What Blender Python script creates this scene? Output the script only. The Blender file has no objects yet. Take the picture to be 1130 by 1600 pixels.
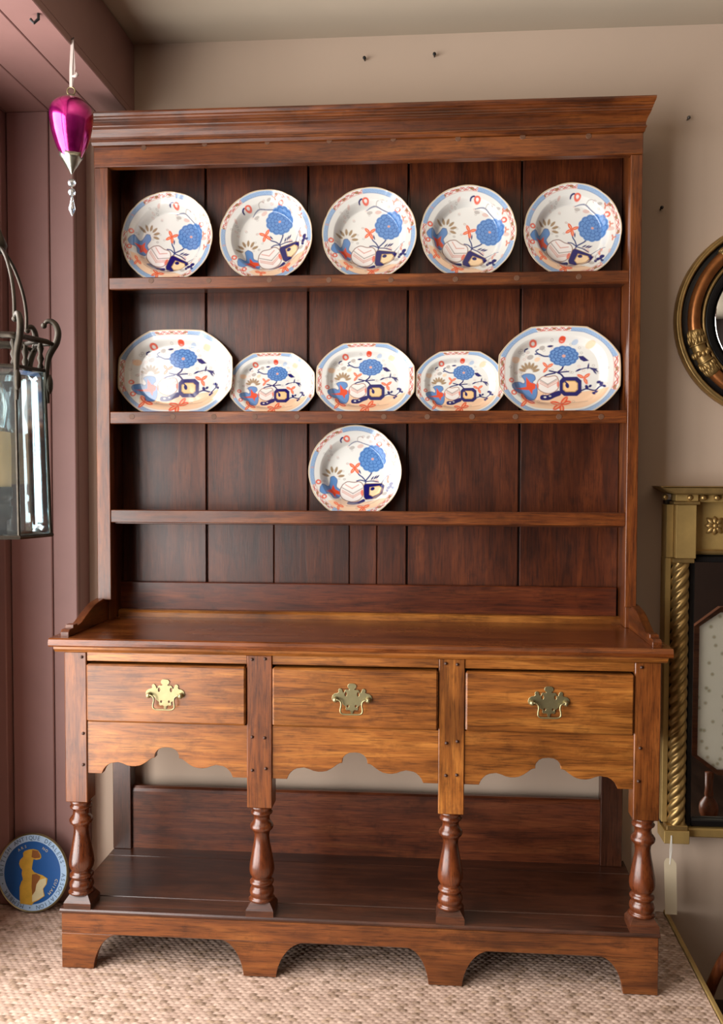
import bpy, bmesh, math, random
import numpy as np
from mathutils import Vector, Matrix

random.seed(7); rng = np.random.default_rng(7)
PI = math.pi
scene = bpy.context.scene
COL = scene.collection

# ------------------------------------------------------------------ camera
CAM = Vector((.9297, -2.2071, 1.2361)); YAW, PITCH, ROLL, FPX = .08131, -.04003, .00302, 1447.78
def cam_axes():
    cy, sy = math.cos(YAW), math.sin(YAW)
    f = Vector((-sy*math.cos(PITCH), cy*math.cos(PITCH), math.sin(PITCH)))
    r = Vector((cy, sy, 0)); u = r.cross(f)
    return (r*math.cos(ROLL)+u*math.sin(ROLL)), (u*math.cos(ROLL)-r*math.sin(ROLL)), f
CR, CU, CF = cam_axes()
cd = bpy.data.cameras.new('camera'); cam = bpy.data.objects.new('camera', cd); COL.objects.link(cam)
cd.sensor_fit = 'VERTICAL'; cd.sensor_height = 36.0; cd.lens = FPX/1600*36.0; cd.clip_start = .05
cam.matrix_world = Matrix(((CR.x, CU.x, -CF.x, CAM.x), (CR.y, CU.y, -CF.y, CAM.y), (CR.z, CU.z, -CF.z, CAM.z), (0, 0, 0, 1)))
scene.camera = cam
def at(px, py, ax, v):
    """point of a photo pixel on the plane ax = v"""
    d = CF+CR*((px-565)/FPX)+CU*((800-py)/FPX); i = 'xyz'.index(ax)
    return CAM+d*((v-CAM[i])/d[i])

# ------------------------------------------------------------------ world, lights, exposure
wd = bpy.data.worlds.new('world'); scene.world = wd; wd.use_nodes = True
wd.node_tree.nodes['Background'].inputs[0].default_value = (.75, .85, 1, 1)
wd.node_tree.nodes['Background'].inputs[1].default_value = .6
def area(name, loc, direction, sx, sy, watts, col):
    l = bpy.data.lights.new(name, 'AREA'); l.shape = 'RECTANGLE'; l.size = sx; l.size_y = sy
    l.energy = watts; l.color = col
    o = bpy.data.objects.new(name, l); COL.objects.link(o); o.location = loc
    o.rotation_euler = Vector(direction).to_track_quat('-Z', 'Y').to_euler()
    return o
area('window_left_offscreen', (-.36, -1.48, 1.12), (1, 0, 0), 2.8, 2.16, 160, (1, .965, .925))
vs = scene.view_settings
vs.view_transform = 'Standard'; vs.look = 'None'; vs.gamma = 1; vs.use_curve_mapping = False; vs.exposure = .15

# ------------------------------------------------------------------ materials
def srgb(r, g, b):
    f = lambda c: (c/255/12.92 if c/255 <= .04045 else ((c/255+.055)/1.055)**2.4)
    return (f(r), f(g), f(b), 1)
def nt_new(name):
    m = bpy.data.materials.new(name); m.use_nodes = True
    nt = m.node_tree; b = nt.nodes['Principled BSDF']
    return m, nt, b
def N(nt, t, **kw):
    n = nt.nodes.new(t)
    for k, v in kw.items():
        if k in ('operation', 'blend_type', 'data_type', 'wave_type', 'bands_direction', 'attribute_name', 'feature', 'clamp', 'noise_dimensions'): setattr(n, k, v)
        else: n.inputs[k].default_value = v
    return n
def ramp(nt, stops):
    n = nt.nodes.new('ShaderNodeValToRGB'); e = n.color_ramp.elements
    while len(e) < len(stops): e.new(.5)
    for el, (p, c) in zip(e, stops): el.position = p; el.color = c
    return n
def mixc(nt, a, b, fac, mode='MIX'):
    n = nt.nodes.new('ShaderNodeMix'); n.data_type = 'RGBA'; n.blend_type = mode
    for s, v in ((6, a), (7, b), (0, fac)):
        if hasattr(v, 'links'): nt.links.new(v, n.inputs[s])
        else: n.inputs[s].default_value = v
    return n.outputs[2]
def plain(name, col, rough=.5, metal=0, var=.12, scale=6, bump=0, coat=0, spec=.5):
    m, nt, b = nt_new(name); L = nt.links.new
    tc = N(nt, 'ShaderNodeTexCoord'); no = N(nt, 'ShaderNodeTexNoise', Scale=scale, Detail=5.0, Roughness=.6)
    L(tc.outputs['Object'], no.inputs['Vector'])
    c = Vector(col[:3])
    r = ramp(nt, [(.3, (*(c*(1-var)), 1)), (.7, (*(c*(1+var)), 1))]); L(no.outputs[0], r.inputs[0])
    L(r.outputs[0], b.inputs['Base Color'])
    b.inputs['Roughness'].default_value = rough; b.inputs['Metallic'].default_value = metal
    b.inputs['Coat Weight'].default_value = coat; b.inputs['Specular IOR Level'].default_value = spec
    if bump:
        bp = N(nt, 'ShaderNodeBump', Strength=bump, Distance=.002); L(no.outputs[0], bp.inputs['Height']); L(bp.outputs[0], b.inputs['Normal'])
    return m
def wood(name, axis, dark, mid, light, rough=.34, coat=.25, figure=0., stain=.6, cross=9.):
    """grain along one axis; annual streaks, fine pores, broad patina"""
    m, nt, b = nt_new(name); L = nt.links.new
    tc = N(nt, 'ShaderNodeTexCoord'); oi = N(nt, 'ShaderNodeObjectInfo')
    mul = N(nt, 'ShaderNodeMath', operation='MULTIPLY'); mul.inputs[1].default_value = 23.0; L(oi.outputs['Random'], mul.inputs[0])
    add = N(nt, 'ShaderNodeVectorMath', operation='ADD'); L(tc.outputs['Object'], add.inputs[0]); L(mul.outputs[0], add.inputs[1])
    def mapped(al, cr):
        mp = nt.nodes.new('ShaderNodeMapping'); s = [cr]*3; s['xyz'.index(axis)] = al
        mp.inputs['Scale'].default_value = s; L(add.outputs[0], mp.inputs[0]); return mp.outputs[0]
    n1 = N(nt, 'ShaderNodeTexNoise', Scale=3.2, Detail=7.0, Roughness=.62, Distortion=.9); L(mapped(.8, cross), n1.inputs['Vector'])
    n2 = N(nt, 'ShaderNodeTexNoise', Scale=1.0, Detail=3.0, Roughness=.6); L(mapped(16, 330), n2.inputs['Vector'])
    n3 = N(nt, 'ShaderNodeTexNoise', Scale=4.0, Detail=4.0, Roughness=.55); L(mapped(.8, 1.6), n3.inputs['Vector'])
    r1 = ramp(nt, [(.25, dark), (.5, mid), (.74, light)]); L(n1.outputs[0], r1.inputs[0])
    col = r1.outputs[0]
    if figure:
        wv = N(nt, 'ShaderNodeTexWave', wave_type='RINGS', Scale=5.5, Distortion=5.0, Detail=2.0); wv.inputs['Detail Scale'].default_value = 1.2
        L(mapped(.55, 4.0), wv.inputs['Vector'])
        rw = ramp(nt, [(.0, (.45, .4, .38, 1)), (.35, (1, 1, 1, 1)), (1, (1.08, 1.06, 1.0, 1))]); L(wv.outputs[0], rw.inputs[0])
        col = mixc(nt, col, rw.outputs[0], figure, 'MULTIPLY')
    r2 = ramp(nt, [(.34, (.34, .31, .27, 1)), (.5, (1, 1, 1, 1)), (.75, (1.12, 1.1, 1.06, 1))]); L(n2.outputs[0], r2.inputs[0])
    col = mixc(nt, col, r2.outputs[0], .75, 'MULTIPLY')
    r3 = ramp(nt, [(.36, (.36, .33, .3, 1)), (.58, (1, 1, 1, 1))]); L(n3.outputs[0], r3.inputs[0])
    col = mixc(nt, col, r3.outputs[0], stain, 'MULTIPLY')
    n4 = N(nt, 'ShaderNodeTexNoise', Scale=17.0, Detail=5.0, Roughness=.7); L(mapped(.9, 1.3), n4.inputs['Vector'])
    r4 = ramp(nt, [(.33, (.32, .29, .26, 1)), (.48, (1, 1, 1, 1))]); L(n4.outputs[0], r4.inputs[0])
    col = mixc(nt, col, r4.outputs[0], stain*.8, 'MULTIPLY')
    L(col, b.inputs['Base Color'])
    rr = N(nt, 'ShaderNodeMapRange'); rr.inputs['To Min'].default_value = rough-.08; rr.inputs['To Max'].default_value = rough+.12
    L(n3.outputs[0], rr.inputs[0]); L(rr.outputs[0], b.inputs['Roughness'])
    b.inputs['Coat Weight'].default_value = coat; b.inputs['Coat Roughness'].default_value = .22
    bp = N(nt, 'ShaderNodeBump', Strength=.18, Distance=.0008); L(n2.outputs[0], bp.inputs['Height'])
    bp2 = N(nt, 'ShaderNodeBump', Strength=.07, Distance=.004); L(n1.outputs[0], bp2.inputs['Height']); L(bp.outputs[0], bp2.inputs['Normal'])
    L(bp2.outputs[0], b.inputs['Normal'])
    return m
OAKD, OAKM, OAKL = srgb(88, 46, 14), srgb(146, 86, 32), srgb(186, 122, 54)
oak = {a: wood('oak_'+a, a, OAKD, OAKM, OAKL) for a in 'xyz'}
oak['f'] = wood('oak_figured', 'z', OAKD, OAKM, OAKL, figure=.75)
stilew = wood('stile_oak', 'z', srgb(70, 33, 10), srgb(120, 64, 23), srgb(154, 92, 40))
RKD, RKM, RKL = srgb(58, 26, 7), srgb(106, 52, 16), srgb(142, 80, 30)
rack = {a: wood('rack_oak_'+a, a, RKD, RKM, RKL) for a in 'xyz'}
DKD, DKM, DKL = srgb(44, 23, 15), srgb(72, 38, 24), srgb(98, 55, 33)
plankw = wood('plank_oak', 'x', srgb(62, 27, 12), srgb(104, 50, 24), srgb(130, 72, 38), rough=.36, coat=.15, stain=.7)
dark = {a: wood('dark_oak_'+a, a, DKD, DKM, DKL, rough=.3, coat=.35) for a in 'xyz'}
BBD, BBM, BBL = srgb(44, 17, 5), srgb(82, 35, 11), srgb(114, 55, 21)
board = wood('back_board_wood', 'z', BBD, BBM, BBL, rough=.36, coat=.16, stain=.6, cross=6.)
brail = wood('back_rail_wood', 'x', srgb(56, 22, 8), srgb(98, 42, 15), srgb(130, 66, 28), rough=.36, coat=.16, stain=.7)
topw = wood('worktop_oak', 'x', srgb(66, 30, 11), srgb(114, 58, 22), srgb(146, 84, 36), rough=.24, coat=.45, stain=.5)
turned = wood('turned_oak', 'z', srgb(64, 28, 12), srgb(104, 50, 22), srgb(132, 70, 34), rough=.26, coat=.5)
padwood = wood('dark_pad_oak', 'x', srgb(50, 24, 13), srgb(82, 42, 22), srgb(104, 58, 32), rough=.3, coat=.4)
plinthw = wood('plinth_oak', 'x', srgb(74, 36, 14), srgb(124, 68, 28), srgb(152, 92, 42), stain=.7)
peg_m = plain('peg_wood', srgb(60, 32, 18), .5)
stain_m = plain('plugged_hole', srgb(92, 60, 40), .5, scale=60)
wall_m = plain('wall_paint', srgb(198, 176, 156), .85, var=.03, scale=1.6, bump=.1)
ceil_m = plain('ceiling_paint', srgb(190, 176, 156), .9, var=.04, scale=1.5)
mauve = plain('mauve_paint', srgb(142, 106, 100), .5, var=.07, scale=5, bump=.08)
panel_m = plain('dark_panelling', srgb(58, 39, 30), .6, var=.15, scale=5)
floor_m = wood('dark_floorboard', 'y', srgb(30, 20, 15), srgb(46, 31, 22), srgb(62, 42, 30))
brass = plain('aged_brass', srgb(156, 146, 108), .4, metal=.9, var=.12, scale=40)
bronze = plain('dark_bronze', srgb(66, 60, 52), .42, metal=.85, var=.25, scale=40)
gilt = plain('aged_gilt', srgb(172, 142, 90), .4, metal=.8, var=.22, scale=25, bump=.15)
gilt_red = plain('rubbed_gilt', srgb(168, 108, 62), .34, metal=.8, var=.3, scale=22, bump=.12)
gilt_flat = plain('matt_gilt', srgb(178, 148, 90), .5, metal=.45, var=.12, scale=18)
ebony = plain('ebonised_slip', srgb(20, 19, 20), .35)
silver = plain('silver_cap', srgb(178, 176, 160), .32, metal=1, var=.15, scale=80)
steel = plain('nail_steel', srgb(110, 108, 105), .4, metal=.8)
white_m = plain('white_paint', srgb(225, 222, 215), .6, var=.03)
ribbon_m = plain('satin_ribbon', srgb(205, 190, 182), .45, var=.05)
card_m = plain('buff_card', srgb(206, 190, 160), .8, var=.05)
string_m = plain('white_string', srgb(222, 218, 208), .8)
candle_m = plain('ivory_candle_tube', srgb(196, 158, 104), .55, var=.08)
mirror_m, _nt, _b = nt_new('mirror_glass'); _b.inputs['Metallic'].default_value = 1; _b.inputs['Roughness'].default_value = .02; _b.inputs['Base Color'].default_value = (.62, .62, .6, 1)
def glass(name, tint, gl, rough=.03, milk=0.):
    m = bpy.data.materials.new(name); m.use_nodes = True; nt = m.node_tree; nt.nodes.clear(); L = nt.links.new
    o = nt.nodes.new('ShaderNodeOutputMaterial'); mx = nt.nodes.new('ShaderNodeMixShader')
    t = nt.nodes.new('ShaderNodeBsdfTransparent'); g = nt.nodes.new('ShaderNodeBsdfGlossy')
    t.inputs[0].default_value = tint; g.inputs[0].default_value = (.9, .97, 1, 1); g.inputs['Roughness'].default_value = rough
    lw = nt.nodes.new('ShaderNodeFresnel'); lw.inputs[0].default_value = 1.5
    ad = N(nt, 'ShaderNodeMath', operation='ADD'); ad.inputs[1].default_value = gl; L(lw.outputs[0], ad.inputs[0])
    df = nt.nodes.new('ShaderNodeBsdfDiffuse'); df.inputs[0].default_value = (.8, .92, .95, 1); m2 = nt.nodes.new('ShaderNodeMixShader'); m2.inputs[0].default_value = milk; L(t.outputs[0], m2.inputs[1]); L(df.outputs[0], m2.inputs[2])
    L(ad.outputs[0], mx.inputs[0]); L(m2.outputs[0], mx.inputs[1]); L(g.outputs[0], mx.inputs[2]); L(mx.outputs[0], o.inputs[0])
    return m
pane_m = glass('lantern_glass', (.86, .95, .96, 1), .24, .06, .05)
crystal = glass('cut_crystal', (.95, .95, .97, 1), .3, .02, .08)
bulb_m = glass('bulb_glass', (.97, .96, .92, 1), .25, .1)
def vcol(name, rough, coat=0., bump=0., spec=.5):
    m, nt, b = nt_new(name); L = nt.links.new
    a = N(nt, 'ShaderNodeAttribute', attribute_name='Col'); L(a.outputs['Color'], b.inputs['Base Color'])
    b.inputs['Roughness'].default_value = rough; b.inputs['Coat Weight'].default_value = coat; b.inputs['Specular IOR Level'].default_value = spec
    if bump:
        tc = N(nt, 'ShaderNodeTexCoord'); no = N(nt, 'ShaderNodeTexNoise', Scale=700.0, Detail=3.0)
        L(tc.outputs['Object'], no.inputs['Vector']); bp = N(nt, 'ShaderNodeBump', Strength=bump, Distance=.001)
        L(no.outputs[0], bp.inputs['Height']); L(bp.outputs[0], b.inputs['Normal'])
    return m
china = vcol('painted_china', .1, .6)
sisal = vcol('sisal_fibre', .9, 0, .6, .15)
# crackled mercury glass
pink_m, nt, b = nt_new('pink_mercury_glass'); L = nt.links.new
tc = N(nt, 'ShaderNodeTexCoord'); vo = N(nt, 'ShaderNodeTexVoronoi', Scale=230.0, feature='DISTANCE_TO_EDGE'); no = N(nt, 'ShaderNodeTexNoise', Scale=26.0, Detail=5.0)
L(tc.outputs['Object'], vo.inputs['Vector']); L(tc.outputs['Object'], no.inputs['Vector'])
r = ramp(nt, [(.35, srgb(150, 12, 96)), (.6, srgb(214, 40, 150)), (.8, srgb(232, 90, 180))]); L(no.outputs[0], r.inputs[0]); L(r.outputs[0], b.inputs['Base Color'])
b.inputs['Metallic'].default_value = .85; b.inputs['Roughness'].default_value = .16; b.inputs['Coat Weight'].default_value = .8; b.inputs['Coat Roughness'].default_value = .03
bp = N(nt, 'ShaderNodeBump', Strength=.25, Distance=.001); L(no.outputs[0], bp.inputs['Height']); L(bp.outputs[0], b.inputs['Normal'])

# ------------------------------------------------------------------ mesh helpers
WL = {}
def link(o, parent=None, loc=Vector((0, 0, 0))):
    COL.objects.link(o)
    if parent is not None: o.parent = parent
    return o
def mesh_of(V, F, mat, smooth=False):
    me = bpy.data.meshes.new('mesh'); me.from_pydata([tuple(v) for v in V], [], F); me.materials.append(mat)
    if smooth: me.polygons.foreach_set('use_smooth', [True]*len(me.polygons))
    me.update(); return me
def from_bm(bm, mat, smooth=False):
    me = bpy.data.meshes.new('mesh'); bmesh.ops.recalc_face_normals(bm, faces=bm.faces); bm.to_mesh(me); bm.free(); me.materials.append(mat)
    if smooth: me.polygons.foreach_set('use_smooth', [True]*len(me.polygons))
    return me
def put(name, me, parent=None, center=True):
    """link a mesh given in world space (or in the root's space); origin moved to its middle"""
    o = bpy.data.objects.new(name, me); me.name = name
    c = Vector((0, 0, 0))
    if center and len(me.vertices):
        co = np.empty(len(me.vertices)*3); me.vertices.foreach_get('co', co); co = co.reshape(-1, 3)
        c = Vector((co.min(0)+co.max(0))/2); me.transform(Matrix.Translation(-c))
    COL.objects.link(o)
    pl = WL.get(parent.name, Vector((0, 0, 0))) if parent is not None else Vector((0, 0, 0))
    o.parent = parent; o.location = c-pl; WL[o.name] = c
    return o
def root(name, loc, label, cat, group=None):
    o = bpy.data.objects.new(name, None); COL.objects.link(o); o.empty_display_size = .05; o.location = loc; WL[o.name] = Vector(loc)
    tag(o, label, cat, group); return o
def tag(o, label, cat, group=None, kind=None):
    o['label'] = label; o['category'] = cat
    if group: o['group'] = group
    if kind: o['kind'] = kind
    return o
def struct(o, label=None):
    o['kind'] = 'structure'
    if label: o['label'] = label
    return o
def box_bm(x0, x1, y0, y1, z0, z1, bev=.0015, bm=None):
    b2 = bmesh.new(); bmesh.ops.create_cube(b2, size=1)
    for v in b2.verts: v.co = Vector(((x0+x1)/2+v.co.x*(x1-x0), (y0+y1)/2+v.co.y*(y1-y0), (z0+z1)/2+v.co.z*(z1-z0)))
    if bev: bmesh.ops.bevel(b2, geom=list(b2.edges), offset=bev, segments=1, affect='EDGES')
    if bm is None: return b2
    t = bpy.data.meshes.new('t'); b2.to_mesh(t); b2.free(); bm.from_mesh(t); bpy.data.meshes.remove(t); return bm
def box(name, x0, x1, y0, y1, z0, z1, mat, parent=None, bev=.0015):
    return put(name, from_bm(box_bm(x0, x1, y0, y1, z0, z1, bev), mat), parent)
def lathe(prof, seg=32, axis='z', c=(0, 0, 0), cap=True):
    """prof: (radius, height) pairs; revolve about an axis through c"""
    V, F = [], []; n = len(prof)
    for rr, h in prof:
        for k in range(seg):
            a = 2*PI*k/seg; p = (rr*math.cos(a), rr*math.sin(a), h)
            if axis == 'y': p = (p[0], h, p[1])
            V.append((p[0]+c[0], p[1]+c[1], p[2]+c[2]))
    for i in range(n-1):
        for k in range(seg):
            a, b_ = i*seg+k, i*seg+(k+1) % seg
            f = (a, b_, b_+seg, a+seg); F.append(f if axis == 'z' else f[::-1])
    if cap:
        for i in (0, n-1):
            if prof[i][0] > 1e-6: F.append(tuple(range(i*seg, i*seg+seg)))
    return V, F
def lathe_bm(prof, seg=32, axis='z', c=(0, 0, 0), bm=None, cap=True):
    V, F = lathe(prof, seg, axis, c, cap); bm = bm or bmesh.new(); vs_ = [bm.verts.new(v) for v in V]
    for f in F:
        try: bm.faces.new([vs_[i] for i in f])
        except ValueError: pass
    return bm
def tube_bm(pts, rad, seg=8, bm=None, closed=False):
    bm = bm or bmesh.new(); pts = [Vector(p) for p in pts]; n = len(pts)
    rad = rad if isinstance(rad, (list, tuple)) else [rad]*n; rings = []
    up = None
    for i, p in enumerate(pts):
        a = pts[(i-1) % n] if (closed or i > 0) else p; c_ = pts[(i+1) % n] if (closed or i < n-1) else p
        t = (c_-a).normalized()
        if up is None: up = t.orthogonal().normalized()
        up = (up-t*up.dot(t)); up = up.normalized() if up.length > 1e-6 else t.orthogonal().normalized()
        s = t.cross(up)
        rings.append([bm.verts.new(p+(up*math.cos(2*PI*k/seg)+s*math.sin(2*PI*k/seg))*rad[i]) for k in range(seg)])
    for i in range(n if closed else n-1):
        A, B = rings[i], rings[(i+1) % n]
        for k in range(seg): bm.faces.new((A[k], A[(k+1) % seg], B[(k+1) % seg], B[k]))
    if not closed: bm.faces.new(rings[0][::-1]); bm.faces.new(rings[-1])
    return bm
def ball_bm(c, rx, ry=None, rz=None, seg=16, bm=None):
    bm = bm or bmesh.new(); ry = ry or rx; rz = rz or rx
    bmesh.ops.create_uvsphere(bm, u_segments=seg, v_segments=max(8, seg//2), radius=1, matrix=Matrix.Translation(Vector(c)) @ Matrix.Diagonal((rx, ry, rz, 1)))
    return bm
def slab_bm(poly, axis, a0, a1, bm=None, bev=0):
    """extrude a polygon given in the two other axes (order x<y<z) along axis"""
    b2 = bmesh.new()
    def P(p, a): return {'x': (a, p[0], p[1]), 'y': (p[0], a, p[1]), 'z': (p[0], p[1], a)}[axis]
    A = [b2.verts.new(P(p, a0)) for p in poly]; B = [b2.verts.new(P(p, a1)) for p in poly]; n = len(poly)
    fa = b2.faces.new(A); fb = b2.faces.new(B[::-1])
    for i in range(n): b2.faces.new((A[i], A[(i+1) % n], B[(i+1) % n], B[i]))
    bmesh.ops.recalc_face_normals(b2, faces=b2.faces)
    if bev:
        ed = [e for e in b2.edges if (fa in e.link_faces or fb in e.link_faces)]
        bmesh.ops.bevel(b2, geom=ed, offset=bev, segments=1, affect='EDGES')
    bmesh.ops.triangulate(b2, faces=[f for f in b2.faces if len(f.verts) > 4])
    if bm is None: return b2
    t = bpy.data.meshes.new('t'); b2.to_mesh(t); b2.free(); bm.from_mesh(t); bpy.data.meshes.remove(t); return bm
def smooth_poly(pts, n=4):
    """Catmull-Rom through an open list of 2-D points"""
    P = [np.array(p, float) for p in pts]; P = [2*P[0]-P[1]]+P+[2*P[-1]-P[-2]]; out = []
    for i in range(1, len(P)-2):
        for k in range(n):
            t = k/n; out.append(tuple(.5*((2*P[i])+(-P[i-1]+P[i+1])*t+(2*P[i-1]-5*P[i]+4*P[i+1]-P[i+2])*t*t+(-P[i-1]+3*P[i]-3*P[i+1]+P[i+2])*t**3)))
    out.append(tuple(P[-2])); return out
def copy_child(o, parent, loc):
    c = o.copy(); COL.objects.link(c); c.parent = parent; c.location = Vector(loc)-WL.get(parent.name, Vector((0, 0, 0))); WL[c.name] = Vector(loc); return c

# ------------------------------------------------------------------ the room
YW = .4419; ZC = 2.468; ZL = -.25; XP = 1.585; XL = -.33; YPAN = .345; XRET = -.09; ZSOF = 2.25; XB = .06
XR, YF = 3.4, -4.4
struct(box('wall_back', XRET-.02, XR, YW, YW+.08, ZL, ZC+.02, wall_m, bev=0), 'pale buff painted wall behind the dresser')
struct(box('wall_right', XR, XR+.08, YF, YW+.08, ZL, ZC+.02, panel_m, bev=0), 'dark panelled side wall of the shop')
struct(box('ceiling', XL-.1, XR+.08, YF-.1, YW+.08, ZC, ZC+.06, ceil_m, bev=0), 'off white plaster ceiling')
struct(box('floor', XL-.1, XR+.08, YF-.1, YW+.08, ZL-.05, ZL, floor_m, bev=0), 'dark shop floor below the platform')
struct(box('floor_platform', XL, XP-.006, -1.0, YW, ZL, -.006, mauve, bev=0), 'raised display platform under the carpet')
struct(box('wall_front', XL-.1, XR+.08, YF-.08, YF, ZL, ZC, panel_m, bev=0), 'dark wall at the front of the shop')
# left street wall with window, painted boards, soffit and beam
wl = struct(box('wall_left', XL-.06, XL, -.06, YPAN, ZL, ZC, mauve, bev=0), 'mauve painted street wall beside the window')
box('wall_pier', XL-.06, XL, YF, -2.9, ZL, ZC, mauve, wl, 0); box('wall_apron', XL-.06, XL, -2.9, -.06, ZL, .03, mauve, wl, 0); box('wall_head', XL-.06, XL, -2.9, -.06, 2.22, ZC, mauve, wl, 0)
w1 = struct(bpy.data.objects.new('window_1', None), 'street window frame with upright mullions'); COL.objects.link(w1); w1.location = (XL, -2, .2); WL['window_1'] = Vector((XL, -2, .2))
for y in (-2.9, -2.2, -1.5, -.8, -.1): box('mullion', XL-.03, XL+.03, y, y+.04, .03, 2.22, mauve, w1, .004)
for z in (.03, 2.18): box('window_rail', XL-.03, XL+.03, -2.9, -.06, z, z+.04, mauve, w1, .004)
# boarded return beside the dresser (vertical boards facing the room)
wp = struct(bpy.data.objects.new('wall_boarding', None), 'mauve painted vertical boards beside the dresser'); COL.objects.link(wp); wp.location = (-.2, YPAN, 0); WL['wall_boarding'] = Vector((-.2, YPAN, 0))
xs = [XL, -.285, -.161, XRET]
for i in range(3):
    box('board', xs[i]+(.0015 if i else 0), xs[i+1]-(.0015 if i < 2 else 0), YPAN if i else YPAN-.03, YPAN+.02, -.0, ZSOF, mauve, wp, .0025)
box('board_backing', XL, XRET-.004, YPAN+.021, YPAN+.03, 0, ZSOF, mauve, wp, 0)
box('return_board', XRET-.02, XRET, YPAN+.0205, YW-.0005, 0, ZSOF, mauve, wp, .001)
so = struct(bpy.data.objects.new('ceiling_soffit', None), 'mauve painted boarded soffit over the window bay'); COL.objects.link(so); so.location = (-.1, -.5, ZSOF); WL['ceiling_soffit'] = Vector((-.1, -.5, ZSOF))
xs = [XL, -.284, -.158, -.031, XB]
for i in range(4): box('soffit_board', xs[i]+.001, xs[i+1]-(.001 if i < 3 else .0), -3.2, YW-.0005, ZSOF, ZSOF+.02, mauve, so, .002)
struct(box('ceiling_beam', XL, XB-.004, -3.2, YW-.0005, ZSOF+.0205, ZC, mauve, bev=.004), 'mauve painted beam casing above the soffit')  # same mauve paint as the boards and soffit
# platform edge strip
struct(put('trim_1', from_bm(box_bm(XP-.006, XP+.004, -1.0, YW, ZL, .004, .001), gilt_flat)), 'brassy edging strip of the platform')

# woven sisal carpet: a relief of offset knots
def carpet():
    dx, dy = .0185, .0115; nx, ny = 5, 4
    X = np.arange(XL+.001, XP-.007, dx/nx); Y = np.arange(-.95, YW, dy/ny)
    gx, gy = np.meshgrid(X, Y); wob = .0016*np.sin(gy*37)+.0012*np.sin(gx*23+gy*11)
    row = np.floor(gy/dy+wob*40); fy = gy/dy+wob*40-row
    sx = gx/dx+.5*(row % 2)+wob*25; ix = np.floor(sx); fx = sx-ix
    h = np.clip(1-((fx-.5)/.52)**2, 0, 1)**.7*np.clip(1-((fy-.5)/.55)**2, 0, 1)**.7
    hsh = lambda a, b_, s: np.modf(np.abs(np.sin(a*12.9898+b_*78.233+s)*43758.5453))[0]
    k1, k2 = hsh(ix, row, 1.), hsh(ix, row, 4.)
    z = -.005+h*.0046*(.75+.5*k1)
    V = np.stack([gx, gy, z], -1).reshape(-1, 3); ny_, nx_ = gx.shape
    me = bpy.data.meshes.new('sisal_carpet')
    i = (np.arange(ny_-1)[:, None]*nx_+np.arange(nx_-1)[None]).ravel()
    q = np.stack([i, i+1, i+nx_+1, i+nx_], -1)
    me.vertices.add(len(V)); me.vertices.foreach_set('co', V.ravel()); me.loops.add(q.size); me.loops.foreach_set('vertex_index', q.ravel())
    me.polygons.add(len(q)); me.polygons.foreach_set('loop_start', np.arange(len(q))*4)
    me.polygons.foreach_set('use_smooth', np.ones(len(q), bool)); me.update(calc_edges=True)
    a, b_, c_ = [np.array(srgb(*s)[:3]) for s in ((170, 144, 128), (196, 170, 153), (146, 122, 102))]
    t = k2.reshape(-1, 1); s = k1.reshape(-1, 1); c = a*(1-t)+b_*t; c = np.where(s > .8, c_*(.6+.4*t)+c*.2, c)
    ca = me.color_attributes.new('Col', 'FLOAT_COLOR', 'POINT'); ca.data.foreach_set('color', np.concatenate([c, np.ones((len(c), 1))], 1).ravel())
    me.materials.append(sisal); o = bpy.data.objects.new('sisal_carpet', me); COL.objects.link(o)
    tag(o, 'beige woven sisal carpet covering the platform under the dresser', 'carpet', kind='stuff')
carpet()

# ------------------------------------------------------------------ the dresser
W = 1.4608; D = .4155
DR = root('welsh_dresser', (W/2, .2, 0), 'tall oak dresser with open plate rack, three drawers and turned legs', 'dresser')
B = lambda n, *a, **k: box(n, *a, parent=DR, **k)
# --- plinth with bracket feet
zr, zp = .0885, .1518
B('plinth_rail', 0, W, 0, .022, zr, zp-.012, plinthw)
for x0, x1 in ((0, .022), (W-.022, W)): B('plinth_side_rail', x0, x1, .0225, D, zr, zp-.012, oak['y'])
put('plinth_moulding', from_bm(slab_bm([(-.001, zp-.012), (-.006, zp-.008), (-.006, zp-.004), (-.003, zp), (.02, zp), (.02, zp-.012)], 'x', -.003, W+.003), dark['x']), DR)
def foot(b0, b1, t0, t1, c0, c1):
    """bracket foot: bottom b0..b1, top t0..t1; c0/c1 curved flank flags"""
    L_ = [(t0, zr)]; n = 9
    def flank(tb, bb):
        return [(bb+(tb-bb)*(.10*q+.90*(1-math.sqrt(max(0, 1-q**1.9)))), zr*q) for q in (.99, .96, .9, .82, .72, .6, .46, .3, .14, 0)]
    L_ += flank(t0, b0) if c0 else [(b0, 0)]
    R_ = flank(t1, b1)[::-1] if c1 else [(b1, 0)]
    return L_+R_+[(t1, zr)]
for a in ((0, .0809, 0, .142, 0, 1), (.4613, .5423, .4, .612, 1, 1), (.9163, .9975, .862, 1.062, 1, 1), (1.38, W, 1.322, W, 1, 0)):
    put('bracket_foot', from_bm(slab_bm(foot(*a), 'y', .0005, .022, bev=.001), plinthw), DR)
for x0 in (0, W-.05): B('rear_foot', x0, x0+.05, D-.05, D, 0, zr, dark['z'])
# --- potboard planks
for y0, y1 in ((.02, .075), (.0765, .325), (.3265, D)): B('potboard_plank', .001, W-.001, y0, y1, zp-.02, zp if y0 > .07 else zp-.0006, dark['x'], bev=.0015)
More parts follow.
